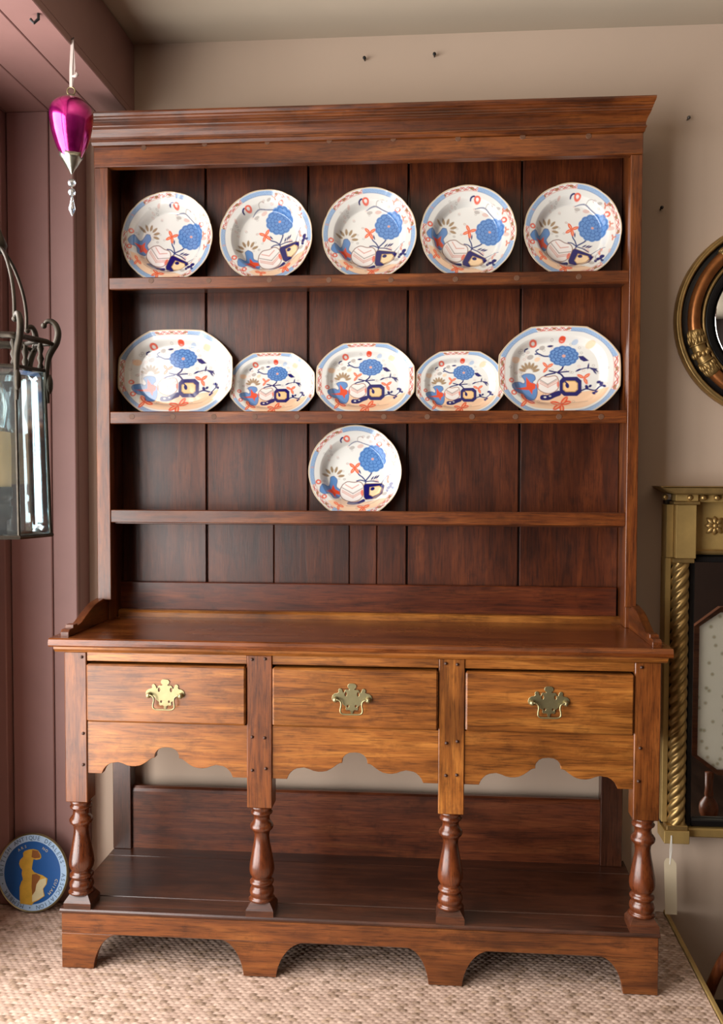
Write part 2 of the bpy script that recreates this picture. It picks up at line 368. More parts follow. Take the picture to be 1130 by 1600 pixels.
# --- stiles, legs
ST = [(.0132, .0693), (.4707, .5328), (.9368, .9988), (1.3966, 1.4576)]
zs, zb = .4206, .7976
prof = [(160, 31), (165, 33), (172, 31), (177, 28), (183, 33), (188, 32), (192, 26), (202, 23.5), (214, 25), (222, 31), (228, 34.5), (234, 35), (240, 33), (246, 27), (254, 23.5), (268, 22), (290, 24.5), (315, 29), (340, 33), (362, 36.5), (380, 37.5), (392, 35.5), (401, 31), (408, 27.5), (413, 32), (418, 36), (424, 35.5), (429, 30), (433, 27.5), (438, 32), (446, 35.5), (455, 36.5), (463, 34.5), (468, 31), (472, 35), (478, 40)]
tz = lambda y: zs-(y-160)/(523-160)*(zs-zp)
LEGPROF = [(w*.00083, tz(y)) for y, w in prof]
for i, (x0, x1) in enumerate(ST):
    cx = (x0+x1)/2
    stl = B('front_stile', x0, x1, .0, .055, zs, zb, oak['f'] if i == 2 else stilew, bev=.002)
    lg = put('turned_leg', from_bm(lathe_bm(LEGPROF, 36, c=(cx, .03, 0)), turned, True), DR)
    pad = bmesh.new(); lv = []
    for hw, z in ((.0345, zp-.001), (.0345, zp+.014), (.0325, zp+.018), (.0245, zp+.03), (.022, zp+.034)):
        lv.append([pad.verts.new((cx+sx*hw, .03+sy*hw*.97, z)) for sx, sy in ((-1, -1), (1, -1), (1, 1), (-1, 1))])
    for a, b_ in zip(lv[:-1], lv[1:]):
        for j in range(4): pad.faces.new((a[j], a[(j+1) % 4], b_[(j+1) % 4], b_[j]))
    pad.faces.new(lv[-1]); pad.faces.new(lv[0][::-1]); put('pad', from_bm(pad, padwood), lg)
    for dx in ((.016, .046) if 0 < i < 3 else ((.046,) if i == 0 else (.014,))):
        for z in (.787, .597, .517):
            pg = put('peg', from_bm(lathe_bm([(0, -.0042), (.0032, -.0036), (.0042, 0), (.0042, .002)], 10, 'y', (x0+dx+random.uniform(-.003, .003), 0, z+random.uniform(-.003, .003))), peg_m, True), stl)
# back posts and back plank
for x0, x1 in ((-.003, .053), (1.388, 1.447)):
    B('back_post', max(x0, 0), x1, .372, D-.002, zp, .81, dark['z'])
put('back_plank', from_bm(slab_bm([(.383, zp), (.383, .318), (.387, .326), (.392, .332), (.405, .332), (.405, zp)], 'x', .0535, 1.3875), plankw), DR)
# top rail, drawers, aprons, ends
zd0, zd1 = .623, .7716
half = [(0, 0), (.089, 0), (.1, .01), (.113, .017), (.13, .023), (.15, .027), (.193, .0296), (.225, .026), (.249, .022), (.278, .02), (.304, .0204), (.33, .0225), (.353, .027), (.375, .033), (.397, .0398), (.41, .0425), (.424, .0434), (.4245, .050), (.43, .0565), (.446, .064), (.468, .0685), (.5, .07)]
handle_mesh = None
def drawer_pull():
    """pierced bat-wing plate, two posts and a drop bail, joined"""
    hp = [(0, 138), (45, 142), (72, 165), (74, 190), (66, 210), (42, 228), (44, 246), (70, 250), (100, 246), (122, 262), (128, 290), (142, 305), (158, 296), (166, 272), (178, 242), (200, 226), (226, 236), (236, 258), (226, 286), (250, 308), (300, 318), (336, 350), (348, 392), (340, 432), (310, 460), (270, 462), (230, 446), (196, 448), (170, 470), (156, 500), (128, 520), (100, 540), (108, 575), (92, 600), (50, 592), (24, 606), (18, 650), (0, 662)]
    cv = bpy.data.curves.new('plate', 'CURVE'); cv.dimensions = '2D'; cv.fill_mode = 'BOTH'; s = .000139
    def spl(pts):
        sp = cv.splines.new('POLY'); sp.points.add(len(pts)-1); sp.use_cyclic_u = True
        for p, q in zip(sp.points, pts): p.co = (q[0]*s, q[1]*s, 0, 1)
    out = [(x, 400-y) for x, y in hp]; spl(out+[(-x, y) for x, y in out[-2:0:-1]])
    for sx in (-1, 1):
        spl([(sx*108+24*math.cos(a), 78+42*math.sin(a)*1.0) for a in np.linspace(0, 2*PI, 12, endpoint=False)])
        spl([(sx*70+22*math.cos(a), -130+26*math.sin(a)) for a in np.linspace(0, 2*PI, 10, endpoint=False)])
    cv.extrude = .0008; cv.bevel_depth = .0006; cv.bevel_resolution = 1
    o = bpy.data.objects.new('t', cv); COL.objects.link(o); dg = bpy.context.evaluated_depsgraph_get(); me = bpy.data.meshes.new_from_object(o.evaluated_get(dg))
    bpy.data.objects.remove(o); bm = bmesh.new(); bm.from_mesh(me); bpy.data.meshes.remove(me)
    bm.transform(Matrix(((1, 0, 0, 0), (0, 0, -1, -.0012), (0, 1, 0, 0), (0, 0, 0, 1))))
    for sx in (-1, 1): ball_bm((sx*285*s, -.008, -15*s), .0068, .007, .0068, 14, bm)
    b_ = [(-262, -5), (-225, -12), (-190, -40), (-178, -90), (-190, -160), (-188, -215), (-150, -245), (-80, -252), (0, -250)]
    pts = smooth_poly(b_+[(-x, y) for x, y in b_[-2::-1]], 3)
    tube_bm([(x*s, -.012-.004*math.sin(max(0, min(1, -y/250))*PI/2), y*s) for x, y in pts], .0021, 8, bm)
    return from_bm(bm, brass, True)
pull = drawer_pull()
hpos = [(.2705, .699), (.7289, .6984), (1.1963, .7014)]
for i in range(3):
    x0, x1 = ST[i][1], ST[i+1][0]
    B('top_rail', x0, x1, .003, .04, zd1+.003, zb, oak['x'])
    dr = put('drawer', from_bm(box_bm(x0+.002, x1-.002, -.007, .36, zd0+.003, zd1-.0025, .004), oak['x']), DR)
    h = bpy.data.objects.new('drawer_pull', pull); COL.objects.link(h); h.parent = dr; h.location = Vector((hpos[i][0], -.0068, hpos[i][1]))-WL[dr.name]; h['label'] = 'pierced brass bat-wing drawer pull'
    w = x1-x0; pts = [(x0+t*w, .494+dh) for t, dh in half]; pts += [(x1-t*w, .494+dh) for t, dh in half[-2::-1]]
    B('drawer_runner', x0, x1, .0265, .36, zd0-.012, zd0, dark['x'])
    put('apron', from_bm(slab_bm(pts+[(x1, zd0+.001), (x0, zd0+.001)], 'y', .004, .026, bev=.0008), oak['x']), DR)
for x0, x1 in ((.0135, .035), (1.4258, 1.4473)): B('end_panel', x0, x1, .0555, .3715, .494, zb, oak['z'])
B('carcass_back', .054, 1.3875, .3925, .405, .494, zb, dark['x'])
# worktop with moulded edge
zt = .8335; ov = .0186
put('worktop', from_bm(slab_bm([(-.0175, .8125), (-.0215, .8165), (-.0225, .823), (-.0195, .8305), (-.015, zt), (D-.004, zt), (D-.004, .8125)], 'x', -ov, W+ov), topw), DR)
put('worktop_moulding', from_bm(slab_bm([(-.014, .8125), (-.012, .806), (-.006, .8), (-.002, zb), (.02, zb), (.02, .8125)], 'x', -ov+.01, W+ov-.01), oak['x']), DR)
B('worktop_bearer', .02, W-.02, .021, D-.01, zb, .8124, dark['x'])
# shaped end boards standing on the worktop
sp = smooth_poly([(.30, .898), (.25, .8965), (.20, .892), (.165, .884), (.12, .868), (.085, .856), (.06, .8535)], 4)+[(.06, .8585), (.035, .8585), (.034, .851), (.012, .851), (.004, .845), (.004, zt), (.30, zt)]
for x0, x1 in ((.002, .024), (1.4368, 1.4588)): put('end_scroll', from_bm(slab_bm(sp, 'x', x0, x1, bev=.0012), rack['y']), DR)
# --- rack
xa, xb, xc, xd, yr, yk = .0067, .0443, 1.4198, 1.4495, .2475, .3891
zu, zf, zfr = .8928, 2.0575, 2.1115
for x0, x1, s in ((xa, xb, 1), (xc, xd, -1)):
    B('rack_stile', x0, x1, yr, yr+.03, zu, zf, rack['z'])
    B('rack_side', x0 if s > 0 else x1-.022, x0+.022 if s > 0 else x1, yr+.0305, yk+.014, zt, zf+.05, rack['z'])
fz = B('frieze', xa, xd, yr-.002, yr+.028, zf+.0005, zfr, rack['x'])
B('rack_top', xa+.0225, xd-.0225, yr+.0285, yk-.0005, zfr+.02, zfr+.036, dark['x'])
# cornice: moulded run with mitred returns
P_ = [(.0, 2.1115), (.0055, 2.1135), (.009, 2.121), (.012, 2.1225), (.012, 2.1265), (.0085, 2.129), (.009, 2.134), (.013, 2.142), (.02, 2.15), (.026, 2.1545), (.027, 2.1575), (.0295, 2.159), (.0295, 2.163), (.033, 2.1645), (.0335, 2.169), (.037, 2.1705), (.038, 2.175), (.042, 2.177), (.045, 2.183), (.045, 2.188), (-.02, 2.188), (-.02, 2.1115)]
V, F = [], []; n = len(P_)
for p, z in P_:
    q = p*.5 if p > 0 else p
    V += [(xa-q, yk+.014, z), (xa-q, yr-p, z), (xd+q, yr-p, z), (xd+q, yk+.014, z)]
for i in range(n):
    j = (i+1) % n
    for k in range(3): F.append((i*4+k, i*4+k+1, j*4+k+1, j*4+k))
F += [tuple(range(0, n*4, 4)), tuple(range(3, n*4, 4))[::-1]]
bm = bmesh.new(); vv = [bm.verts.new(v) for v in V]; [bm.faces.new([vv[i] for i in f]) for f in F]
put('cornice', from_bm(bm, rack['x']), DR)
# shelves with front edge strips
SH = [(1.7650, 1.7335, 1.766), (1.4055, 1.3725, 1.398), (1.1395, 1.1045, 1.118)]
shelf_edges = []
for zt_, zb_, zsf in SH:
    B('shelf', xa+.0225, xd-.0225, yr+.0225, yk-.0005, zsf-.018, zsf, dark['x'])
    shelf_edges.append(B('shelf_edge', xb-.0005, xc+.0005, yr+.002, yr+.0215, zb_, zt_, rack['x'], bev=.002))
def plug(px, py, par):
    c = at(px, py, 'y', yr); yy = yr-.0028 if par is fz else yr+.0012
    put('plugged_hole', from_bm(lathe_bm([(.0, 0), (.0068, 0), (.0074, .0006), (.0074, .0024)], 12, 'y', (c.x, yy, c.z)), stain_m), par)
for px, py in ((225, 231), (320, 225), (418, 222), (515, 220), (615, 217), (716, 217), (817, 214), (920, 213)): plug(px, py, fz)
for px, py in ((236, 438), (326, 438), (421, 437), (514, 437), (611, 437), (712, 436), (808, 434), (905, 432)): plug(px, py, shelf_edges[0])
for px in (206, 270, 334, 398, 464, 531, 600, 668, 738, 806, 874, 940): plug(px, 651, shelf_edges[1])
# back boards
g1, g2, g3, g4 = .2754, .5669, .8465, 1.1568; xl, xr_ = xa+.0225, xd-.0225
def boards(js, z0, z1):
    for i in range(len(js)-1):
        gl, gr = [(.0028 if j in (g1, g2, g3, g4) else .0009) for j in (js[i], js[i+1])]
        o = box('back_board', js[i]+(gl if i else 0), js[i+1]-(gr if i < len(js)-2 else 0), yk+random.uniform(0, .0015), yk+.012, z0, z1, board, DR, .0018)
boards([xl, g1, g2, g3, g4, xr_], 1.1185, 2.1); boards([xl, g1, at(428, 860, 'y', yk).x, at(546, 860, 'y', yk).x, at(589, 860, 'y', yk).x, g3, g4, xr_], .9, 1.1175)
B('back_backing', xl, xr_, yk+.0125, yk+.016, zt, 2.1, dark['z'])
B('back_rail', xb-.02, xc+.003, yk-.018, yk-.0005, .85, .9294, brail, bev=.002)
put('rail_step', from_bm(slab_bm([(.343, zt), (.343, .8455), (.347, .8495), (.352, .8515), (.3705, .8515), (.3705, zt)], 'x', .03, 1.4335), oak['x']), DR)

# ------------------------------------------------------------------ painted china
def lin(*c): return np.array(srgb(*c)[:3])
BG, BLUE, PALE, NAVY, RED, RUST, PEACH, GREY, TAN, PINK, GOLD, SLATE = lin(228, 227, 221), lin(96, 140, 196), lin(158, 184, 214), lin(24, 22, 98), lin(226, 78, 44), lin(196, 58, 44), lin(244, 196, 150), lin(150, 138, 132), lin(150, 118, 76), lin(214, 160, 146), lin(196, 158, 98), lin(52, 66, 118)
DBLUE = lin(44, 84, 150)
class Painter:
    def __init__(s, u, v, w): s.u, s.v, s.w = u, v, w; s.c = np.tile(BG, (len(u), 1))
    def fill(s, d, col, a=1.):            # d: signed distance, negative inside
        k = np.clip(.5-d/s.w, 0, 1)[:, None]*a; s.c = s.c*(1-k)+col*k
    def ell(s, x, y, rx, ry, rot=0): 
        c_, n_ = math.cos(rot), math.sin(rot); du, dv = s.u-x, s.v-y; a, b_ = (du*c_+dv*n_)/rx, (-du*n_+dv*c_)/ry
        return (np.sqrt(a*a+b_*b_)-1)*min(rx, ry)
    def seg(s, pts, th):
        d = np.full(len(s.u), 9.)
        for (x0, y0), (x1, y1) in zip(pts[:-1], pts[1:]):
            dx, dy = x1-x0, y1-y0; t = np.clip(((s.u-x0)*dx+(s.v-y0)*dy)/(dx*dx+dy*dy+1e-12), 0, 1)
            d = np.minimum(d, np.hypot(s.u-x0-t*dx, s.v-y0-t*dy))
        return d-th
    def poly(s, pts):
        d = s.seg(list(pts)+[pts[0]], 0); ins = np.zeros(len(s.u), bool); n = len(pts)
        for i in range(n):
            (x0, y0), (x1, y1) = pts[i], pts[(i+1) % n]
            if y0 != y1: ins ^= ((y0 > s.v) != (y1 > s.v)) & (s.u < (x1-x0)*(s.v-y0)/(y1-y0)+x0)
        return np.where(ins, -d, d)
    def line(s, pts, th, col, a=1.): s.fill(s.seg(smooth_poly(pts, 4) if len(pts) > 2 else pts, th), col, a)
    def peony(s, x, y, rx, ry):
        du, dv = (s.u-x)/rx, (s.v-y)/ry; r_ = np.hypot(du, dv); a = np.arctan2(dv, du); m = min(rx, ry)
        s.fill((r_-1-.07*np.abs(np.sin(a*6.5)))*m, BLUE)
        for k, (rr, nn) in enumerate(((.92, 13), (.66, 10), (.4, 7))):
            rad = rr+.1*np.abs(np.sin(a*nn/2+k))-.05
            s.fill(np.abs(r_-rad)*m-.006, DBLUE, .85)
            if k < 3:
                lo = (.66, .4, .16)[k]; ang = np.abs(np.sin(a*nn/2+k)); s.fill(np.where((r_ < rr) & (r_ > lo), ang*r_*m*2/nn-.005, 1), DBLUE, .7)
        s.fill(s.ell(x, y, .03, .025), PINK)
    def lily(s, x, y, sz, rots, col=RED, core=PEACH):
        for q in rots:
            cx, cy = x+sz*.55*math.cos(q), y+sz*.55*math.sin(q)
            s.fill(s.ell(cx, cy, sz*.55, sz*.24, q), col); s.fill(s.ell(cx, cy, sz*.36, sz*.08, q), core, .7)
    def rose(s, x, y, sz): s.fill(s.ell(x, y, sz, sz*.9), RED, .9); s.fill(s.ell(x, y, sz*.45, sz*.4), BG)
    def leafblue(s, pts, star):
        s.fill(s.poly(smooth_poly(pts+[pts[0]], 4)), BLUE); s.fill(np.abs(s.poly(smooth_poly(pts+[pts[0]], 4)))-.006, SLATE, .8); s.fill(s.poly(star), RED)
    def fan(s, x, y, n, a0, a1, r0, L_):
        for k in range(n):
            q = a0+(a1-a0)*k/(n-1); s.fill(s.ell(x+(r0+L_/2)*math.cos(q), y+(r0+L_/2)*math.sin(q), L_/2, L_*.2, q), TAN, .9)
    def dots(s, n, seed, rx, ry):
        rg = np.random.default_rng(seed)
        for _ in range(n):
            a, q = rg.uniform(0, 2*PI), math.sqrt(rg.uniform(0.02, 1)); s.fill(np.abs(s.ell(q*rx*math.cos(a), q*ry*math.sin(a), .02, .017))-.004, GREY if rg.random() < .6 else PINK, .6)
def C(pts, cx, cy, k): return [((x-cx)/k, (cy-y)/k) for x, y in pts]
def border(p, rr, th, red, lo=.885, hi=.968):
    inb = np.maximum(lo-rr, rr-hi); isred = np.zeros(len(rr), bool)
    for a, b_ in red: isred |= ((th-a) % 360) < ((b_-a) % 360)
    tex = np.sin(th*1.9)*np.sin(rr*190)+.6*np.sin(th*3.7+rr*90)
    p.fill(np.where(isred, 1, inb), PALE); p.fill(np.where(isred | (tex < .35), 1, inb+.012), BLUE, .5); p.fill(np.where(isred, 1, np.abs(rr-lo)-.006), DBLUE, .6)
    for ph, am in ((0, .026), (1.9, .022)):
        wv = np.abs(rr-((lo+hi)/2+am*np.sin(np.radians(th)*34+ph+.5*np.sin(np.radians(th)*17))))-.009
        p.fill(np.where(isred, wv, 1), RUST, .9); p.fill(np.where(isred, np.abs(rr-lo)-.004, 1), PINK, .8); p.fill(np.where(isred & (np.sin(np.radians(th)*19+1) > .75), inb+.02, 1), TAN, .7)
    p.fill(np.abs(rr-.99)-.012, GOLD, .75)
def paint_round(u, v):
    p = Painter(u, v, .012); c = lambda pts: C(pts, 560, 512, 490); q = lambda x, y: ((x-560)/490, (512-y)/490)
    rr, th = np.hypot(u, v), np.degrees(np.arctan2(v, u)) % 360
    p.fill(np.maximum(v+.60, rr-.88)+.03*np.sin(u*7), PEACH, .75)
    p.dots(62, 3, .84, .84); border(p, rr, th, ((108, 153), (198, 240), (292, 334), (18, 62)))
    p.line(c([(480, 225), (520, 195), (575, 182), (650, 205), (735, 235)]), .007, SLATE); p.line(c([(575, 182), (585, 150), (620, 140), (640, 155)]), .006, GREY)
    for x, y, s_, col in ((515, 245, .06, GREY), (605, 228, .07, PINK), (700, 148, .05, GREY), (905, 340, .07, PINK), (780, 600, .05, PINK), (900, 585, .05, PINK), (870, 740, .06, GREY)): p.fill(p.ell(*q(x, y), s_, s_*.6, .3), col, .6)
    p.line(c([(405, 195), (402, 180), (412, 160), (425, 152)]), .016, NAVY)
    for x, y, s_ in ((465, 160, .072), (812, 220, .066), (175, 622, .06), (240, 775, .055)): p.rose(*q(x, y), s_)
    p.line(c([(665, 640), (664, 600), (690, 565), (722, 520), (716, 485)]), .014, SLATE); p.line(c([(664, 600), (630, 560), (590, 530), (565, 485)]), .013, SLATE)
    p.line(c([(665, 605), (610, 590), (570, 600)]), .012, SLATE); p.line(c([(670, 605), (740, 600), (800, 610)]), .01, NAVY)
    for x, y, a in ((735, 570, .9), (765, 562, .9), (790, 555, .8), (600, 500, 2.0)): p.fill(p.ell(*q(x, y), .05, .014, a), NAVY)
    p.peony(*q(735, 365), .285, .275)
    p.lily(*q(548, 458), .135, (2.5, .75, -2.2, -1.0))
    p.fan(*q(322, 560), 6, .15, 2.9, .1, .14)
    p.leafblue(c([(325, 548), (362, 590), (355, 660), (395, 700), (390, 770), (340, 790), (290, 740), (240, 750), (190, 715), (215, 640), (270, 660), (285, 600), (290, 560)]), c([(318, 640), (340, 690), (405, 720), (400, 750), (350, 740), (345, 775), (315, 735), (255, 715), (300, 690)]))
    heart = smooth_poly(c([(420, 640), (470, 608), (540, 615), (600, 608), (640, 650), (640, 740), (600, 800), (515, 822), (430, 795), (395, 745), (395, 690), (420, 640)]), 3)
    p.fill(p.poly(heart), lin(238, 232, 228)); p.fill(np.abs(p.poly(heart))-.009, lin(140, 110, 100))
    for dy, col in ((0, GREY), (26, PINK), (44, PINK)): p.line(c([(415, 672+dy), (530, 735+dy)]), .011, col, .8); p.line(c([(530, 735+dy), (632, 675+dy)]), .011, col, .8)
    p.line(c([(450, 640), (520, 680)]), .01, PINK); p.line(c([(520, 680), (590, 640)]), .01, PINK); p.fill(p.ell(*q(628, 725), .03, .07), RED, .8)
    p.line(c([(490, 838), (545, 842), (600, 830), (645, 808)]), .034, NAVY)
    blk = c([(655, 628), (840, 622), (868, 650), (850, 740), (780, 790), (665, 800), (645, 770), (640, 650)]); p.fill(p.poly(blk), NAVY); p.fill(np.abs(p.poly(blk))-.006, GOLD, .7)
    inn = c([(710, 668), (810, 652), (832, 672), (815, 730), (740, 762), (706, 745)]); p.fill(p.poly(inn), lin(246, 214, 170)); p.fill(np.abs(p.poly(inn))-.007, GOLD); p.fill(p.ell(*q(738, 682), .05, .035, .4), NAVY)
    for x, y, r_ in ((940, 640, .05), (915, 680, .045), (955, 680, .035), (900, 705, .04), (935, 660, .04)): p.fill(p.ell(*q(x, y), r_, r_*.75, x), SLATE if r_ < .04 else NAVY)
    p.lily(*q(390, 862), .11, (2.6, -.4, -1.6)); p.lily(*q(650, 888), .13, (2.9, .35, -1.2, -2.2)); p.lily(*q(895, 590), .08, (1.2, -1.2))
    for x, y, s_ in ((300, 250, .05), (985, 560, .05), (830, 850, .05), (110, 470, .04)): p.fill(p.ell(*q(x, y), s_, s_*.5, x), PINK, .55)
    for x, y in ((760, 150), (880, 300), (960, 420)): p.lily(*q(x, y), .06, (.5, 2.2, -1.3), RUST)
    p.line(c([(900, 700), (880, 640), (905, 590), (890, 540)]), .007, GREY); p.line(c([(820, 640), (880, 560), (930, 540)]), .006, SLATE)
    p.line(c([(470, 872), (600, 872), (720, 850), (820, 800)]), .006, GREY, .7)
    return p.c
def paint_platter(u, v, rr, th):
    p = Painter(u, v, .010); c = lambda pts: C(pts, 547, 440, 540); q = lambda x, y: ((x-547)/540, (440-y)/540)
    p.fill(np.maximum(np.maximum(v+.36-.12*np.abs(u-.1), rr-.86), -u-.62), PEACH, .8)
    p.dots(80, 5, .82, .58); border(p, rr, th, ((74, 118), (166, 200), (254, 292), (-20, 14)), .9, .972)
    p.line(c([(472, 292), (420, 290), (375, 270), (345, 272)]), .013, SLATE); p.line(c([(372, 270), (350, 245), (372, 228)]), .011, SLATE)
    p.line(c([(250, 250), (252, 235), (275, 222)]), .011, NAVY); p.fill(p.ell(*q(478, 200), .05, .018, .1), NAVY)
    p.rose(*q(322, 182), .065); p.rose(*q(580, 148), .055); p.fill(p.ell(*q(585, 140), .05, .03), RED); p.rose(*q(128, 520), .045); p.rose(*q(150, 632), .05)
    for x, y, s_, col in ((405, 215, .05, GREY), (300, 300, .055, GREY), (362, 320, .05, PEACH), (695, 170, .055, PALE), (830, 195, .08, PEACH), (170, 330, .07, PEACH)): p.fill(p.ell(*q(x, y), s_, s_*.7, .4), col, .7)
    p.line(c([(600, 490), (570, 455), (545, 440), (580, 410), (592, 385)]), .014, NAVY); p.line(c([(545, 440), (500, 432), (470, 425)]), .012, NAVY); p.line(c([(545, 440), (600, 435), (640, 432)]), .011, NAVY)
    p.line(c([(520, 445), (450, 460), (415, 480)]), .012, NAVY)
    p.peony(*q(598, 290), .235, .165)
    p.fill(p.poly(c([(725, 292), (770, 290), (822, 335), (775, 342), (745, 325)])), NAVY)
    p.lily(*q(452, 392), .10, (2.3, .55, -2.2)); p.lily(*q(775, 490), .11, (2.7, .6, -1.1)); p.lily(*q(570, 735), .16, (2.9, .3, -1.57, -2.5, .9)); p.lily(*q(262, 705), .13, (2.2, -.3, -2.3))
    p.fan(*q(290, 440), 7, .3, 2.8, .06, .12)
    p.line(c([(720, 425), (760, 410), (815, 400), (890, 410)]), .008, NAVY)
    for x, y, a in ((725, 420, .5), (850, 412, -.5), (880, 420, -.7), (815, 385, 1.4), (870, 435, -.9)): p.fill(p.ell(*q(x, y), .05, .014, a), NAVY)
    p.leafblue(c([(220, 470), (265, 450), (330, 460), (345, 500), (320, 530), (355, 560), (360, 640), (330, 690), (270, 690), (240, 640), (190, 630), (140, 590), (140, 550), (195, 525), (240, 540), (250, 515)]), c([(262, 478), (300, 530), (345, 545), (345, 585), (320, 600), (315, 640), (290, 600), (160, 590), (265, 570)]))
    heart = smooth_poly(c([(372, 510), (410, 478), (460, 480), (520, 470), (548, 505), (550, 580), (500, 625), (440, 630), (380, 600), (358, 555), (372, 510)]), 3)
    p.fill(p.poly(heart), lin(238, 232, 226)); p.fill(np.abs(p.poly(heart))-.008, lin(170, 130, 116))
    for dy, col in ((0, GREY), (20, PINK), (46, PINK)): p.line(c([(385, 505+dy*.7), (455, 548+dy*.6)]), .009, col, .8); p.line(c([(455, 548+dy*.6), (535, 500+dy*.7)]), .009, col, .8)
    p.fill(p.ell(*q(545, 548), .018, .05), RED, .8); p.fill(p.ell(*q(366, 560), .018, .045), RED, .8)
    p.line(c([(410, 668), (460, 668), (510, 645), (550, 630)]), .045, NAVY); p.fill(p.ell(*q(430, 665), .022, .014), BG); p.fill(p.ell(*q(475, 655), .02, .012), BG, .8)
    blk = c([(590, 482), (715, 480), (755, 515), (755, 620), (715, 655), (600, 655), (560, 620), (560, 515)]); p.fill(p.poly(blk), NAVY)
    inn = c([(620, 520), (695, 520), (718, 540), (718, 595), (695, 615), (615, 615), (592, 595), (592, 540)]); p.fill(p.poly(inn), lin(246, 204, 150)); p.fill(np.abs(p.poly(inn))-.007, GOLD); p.fill(p.ell(*q(628, 560), .03, .045, .3), NAVY); p.line(c([(612, 528), (630, 545)]), .012, NAVY)
    p.line(c([(755, 605), (800, 590), (870, 605), (910, 575), (940, 570)]), .012, NAVY)
    for x, y, r_ in ((905, 530, .035), (925, 550, .04), (945, 575, .03), (880, 620, .03), (860, 632, .03), (800, 575, .04), (830, 565, .03)): p.fill(p.ell(*q(x, y), r_, r_*.7, x), NAVY)
    p.line(c([(350, 720), (450, 722), (620, 722), (800, 710)]), .005, GREY, .7)
    return p.c
def dish(name, outline, well, depth, NR, NT, painter, back_rings=10):
    """front surface painted ring by ring; plain back with foot ring. Local z = out of the face"""
    th = np.linspace(0, 2*PI, NT, endpoint=False); ox, oy, ix, iy = outline(th)
    s = np.linspace(0, 1, NR)[1:]
    w = np.clip((s-well)/(1-well), 0, 1)
    def zf(t):
        a = np.clip((t-(well-.13))/.15, 0, 1); a = a*a*(3-2*a)
        return depth*(a*.72+.28*np.clip((t-well)/(1-well), 0, 1))
    X = [0.]; Y = [0.]; Z = [0.]; RR = [0.]; TH = [0.]
    fx = s[:, None]*((1-w)[:, None]*ix+w[:, None]*ox); fy = s[:, None]*((1-w)[:, None]*iy+w[:, None]*oy)
    V = [np.zeros((1, 3)), np.stack([fx, fy, np.broadcast_to(zf(s)[:, None], fx.shape)], -1).reshape(-1, 3)]
    rr = np.concatenate([[0], np.repeat(s, NT)]); tt = np.concatenate([[0], np.tile(np.degrees(th), NR-1)])
    nf = len(V[0])+len(V[1])
    bs = [1.0, .985, .9, well+.02, well-.08, well-.09, well-.13, .3]; off = [-.0022, -.0045, -.0045, -.0045, -.005, -.009, -.0045, -.0045]
    for b_, o_ in zip(bs, off):
        wb = max(0, (b_-well)/(1-well)); V.append(np.stack([b_*((1-wb)*ix+wb*ox), b_*((1-wb)*iy+wb*oy), np.full(NT, float(zf(np.array(b_)))+o_)], -1))
    V.append(np.array([[0, 0, -.0045]])); V = np.concatenate(V)
    F = []; k = np.arange(NT); k2 = (k+1) % NT
    F += [(0, int(1+a), int(1+b_)) for a, b_ in zip(k, k2)]
    rings = NR-1+len(bs)
    for i in range(rings-1):
        b0 = 1+i*NT; F += list(zip((b0+k).tolist(), (b0+NT+k).tolist(), (b0+NT+k2).tolist(), (b0+k2).tolist()))
    last = len(V)-1; b0 = 1+(rings-1)*NT; F += [(last, int(b0+b_), int(b0+a)) for a, b_ in zip(k, k2)]
    me = bpy.data.meshes.new(name); me.from_pydata(V.tolist(), [], F); me.polygons.foreach_set('use_smooth', [True]*len(me.polygons)); me.materials.append(china)
    R0 = ox.max(); col = painter(V[:nf, 0]/R0, V[:nf, 1]/R0, rr, tt)
    full = np.tile(BG*.97, (len(V), 1)); full[:nf] = col
    ca = me.color_attributes.new('Col', 'FLOAT_COLOR', 'POINT'); ca.data.foreach_set('color', np.concatenate([full, np.ones((len(full), 1))], 1).astype('f').ravel())
    me.update(); return me
def out_round(th):
    r_ = .129*(1-.012*(1-np.abs(np.cos(th*6))**.5)); return r_*np.cos(th), r_*np.sin(th), .129*np.cos(th), .129*np.sin(th)
def out_oct(th):
    pts = np.array([(1, .27), (.47, .75), (-.47, .75), (-1, .27), (-1, -.27), (-.47, -.75), (.47, -.75), (1, -.27)]); r_ = np.zeros(len(th))
    d = np.stack([np.cos(th), np.sin(th)], -1)
    ro = np.full(len(th), 9.)
    for i in range(8):
        a, b_ = pts[i], pts[(i+1) % 8]; nrm = np.array([b_[1]-a[1], a[0]-b_[0]]); k = (a@nrm)
        dn = d@nrm; t = np.where(np.abs(dn) > 1e-9, k/np.where(np.abs(dn) > 1e-9, dn, 1), 9); ro = np.minimum(ro, np.where(t > 0, t, 9))
    el = 1/np.sqrt((d[:, 0]/1.0)**2+(d[:, 1]/.755)**2); se = (np.abs(d[:, 0]/1.0)**2.6+np.abs(d[:, 1]/.752)**2.6)**(-1/2.6)
    ro = np.minimum(ro*.5+se*.5, 1.2)
    k = .164; return k*ro*d[:, 0], k*ro*d[:, 1], k*se*d[:, 0]*.985, k*se*d[:, 1]*.985
plate_me = dish('soup_plate', out_round, .75, .038, 110, 400, lambda u, v, rr, th: paint_round(u, v))
platter_me = dish('platter', out_oct, .80, .026, 105, 440, paint_platter)
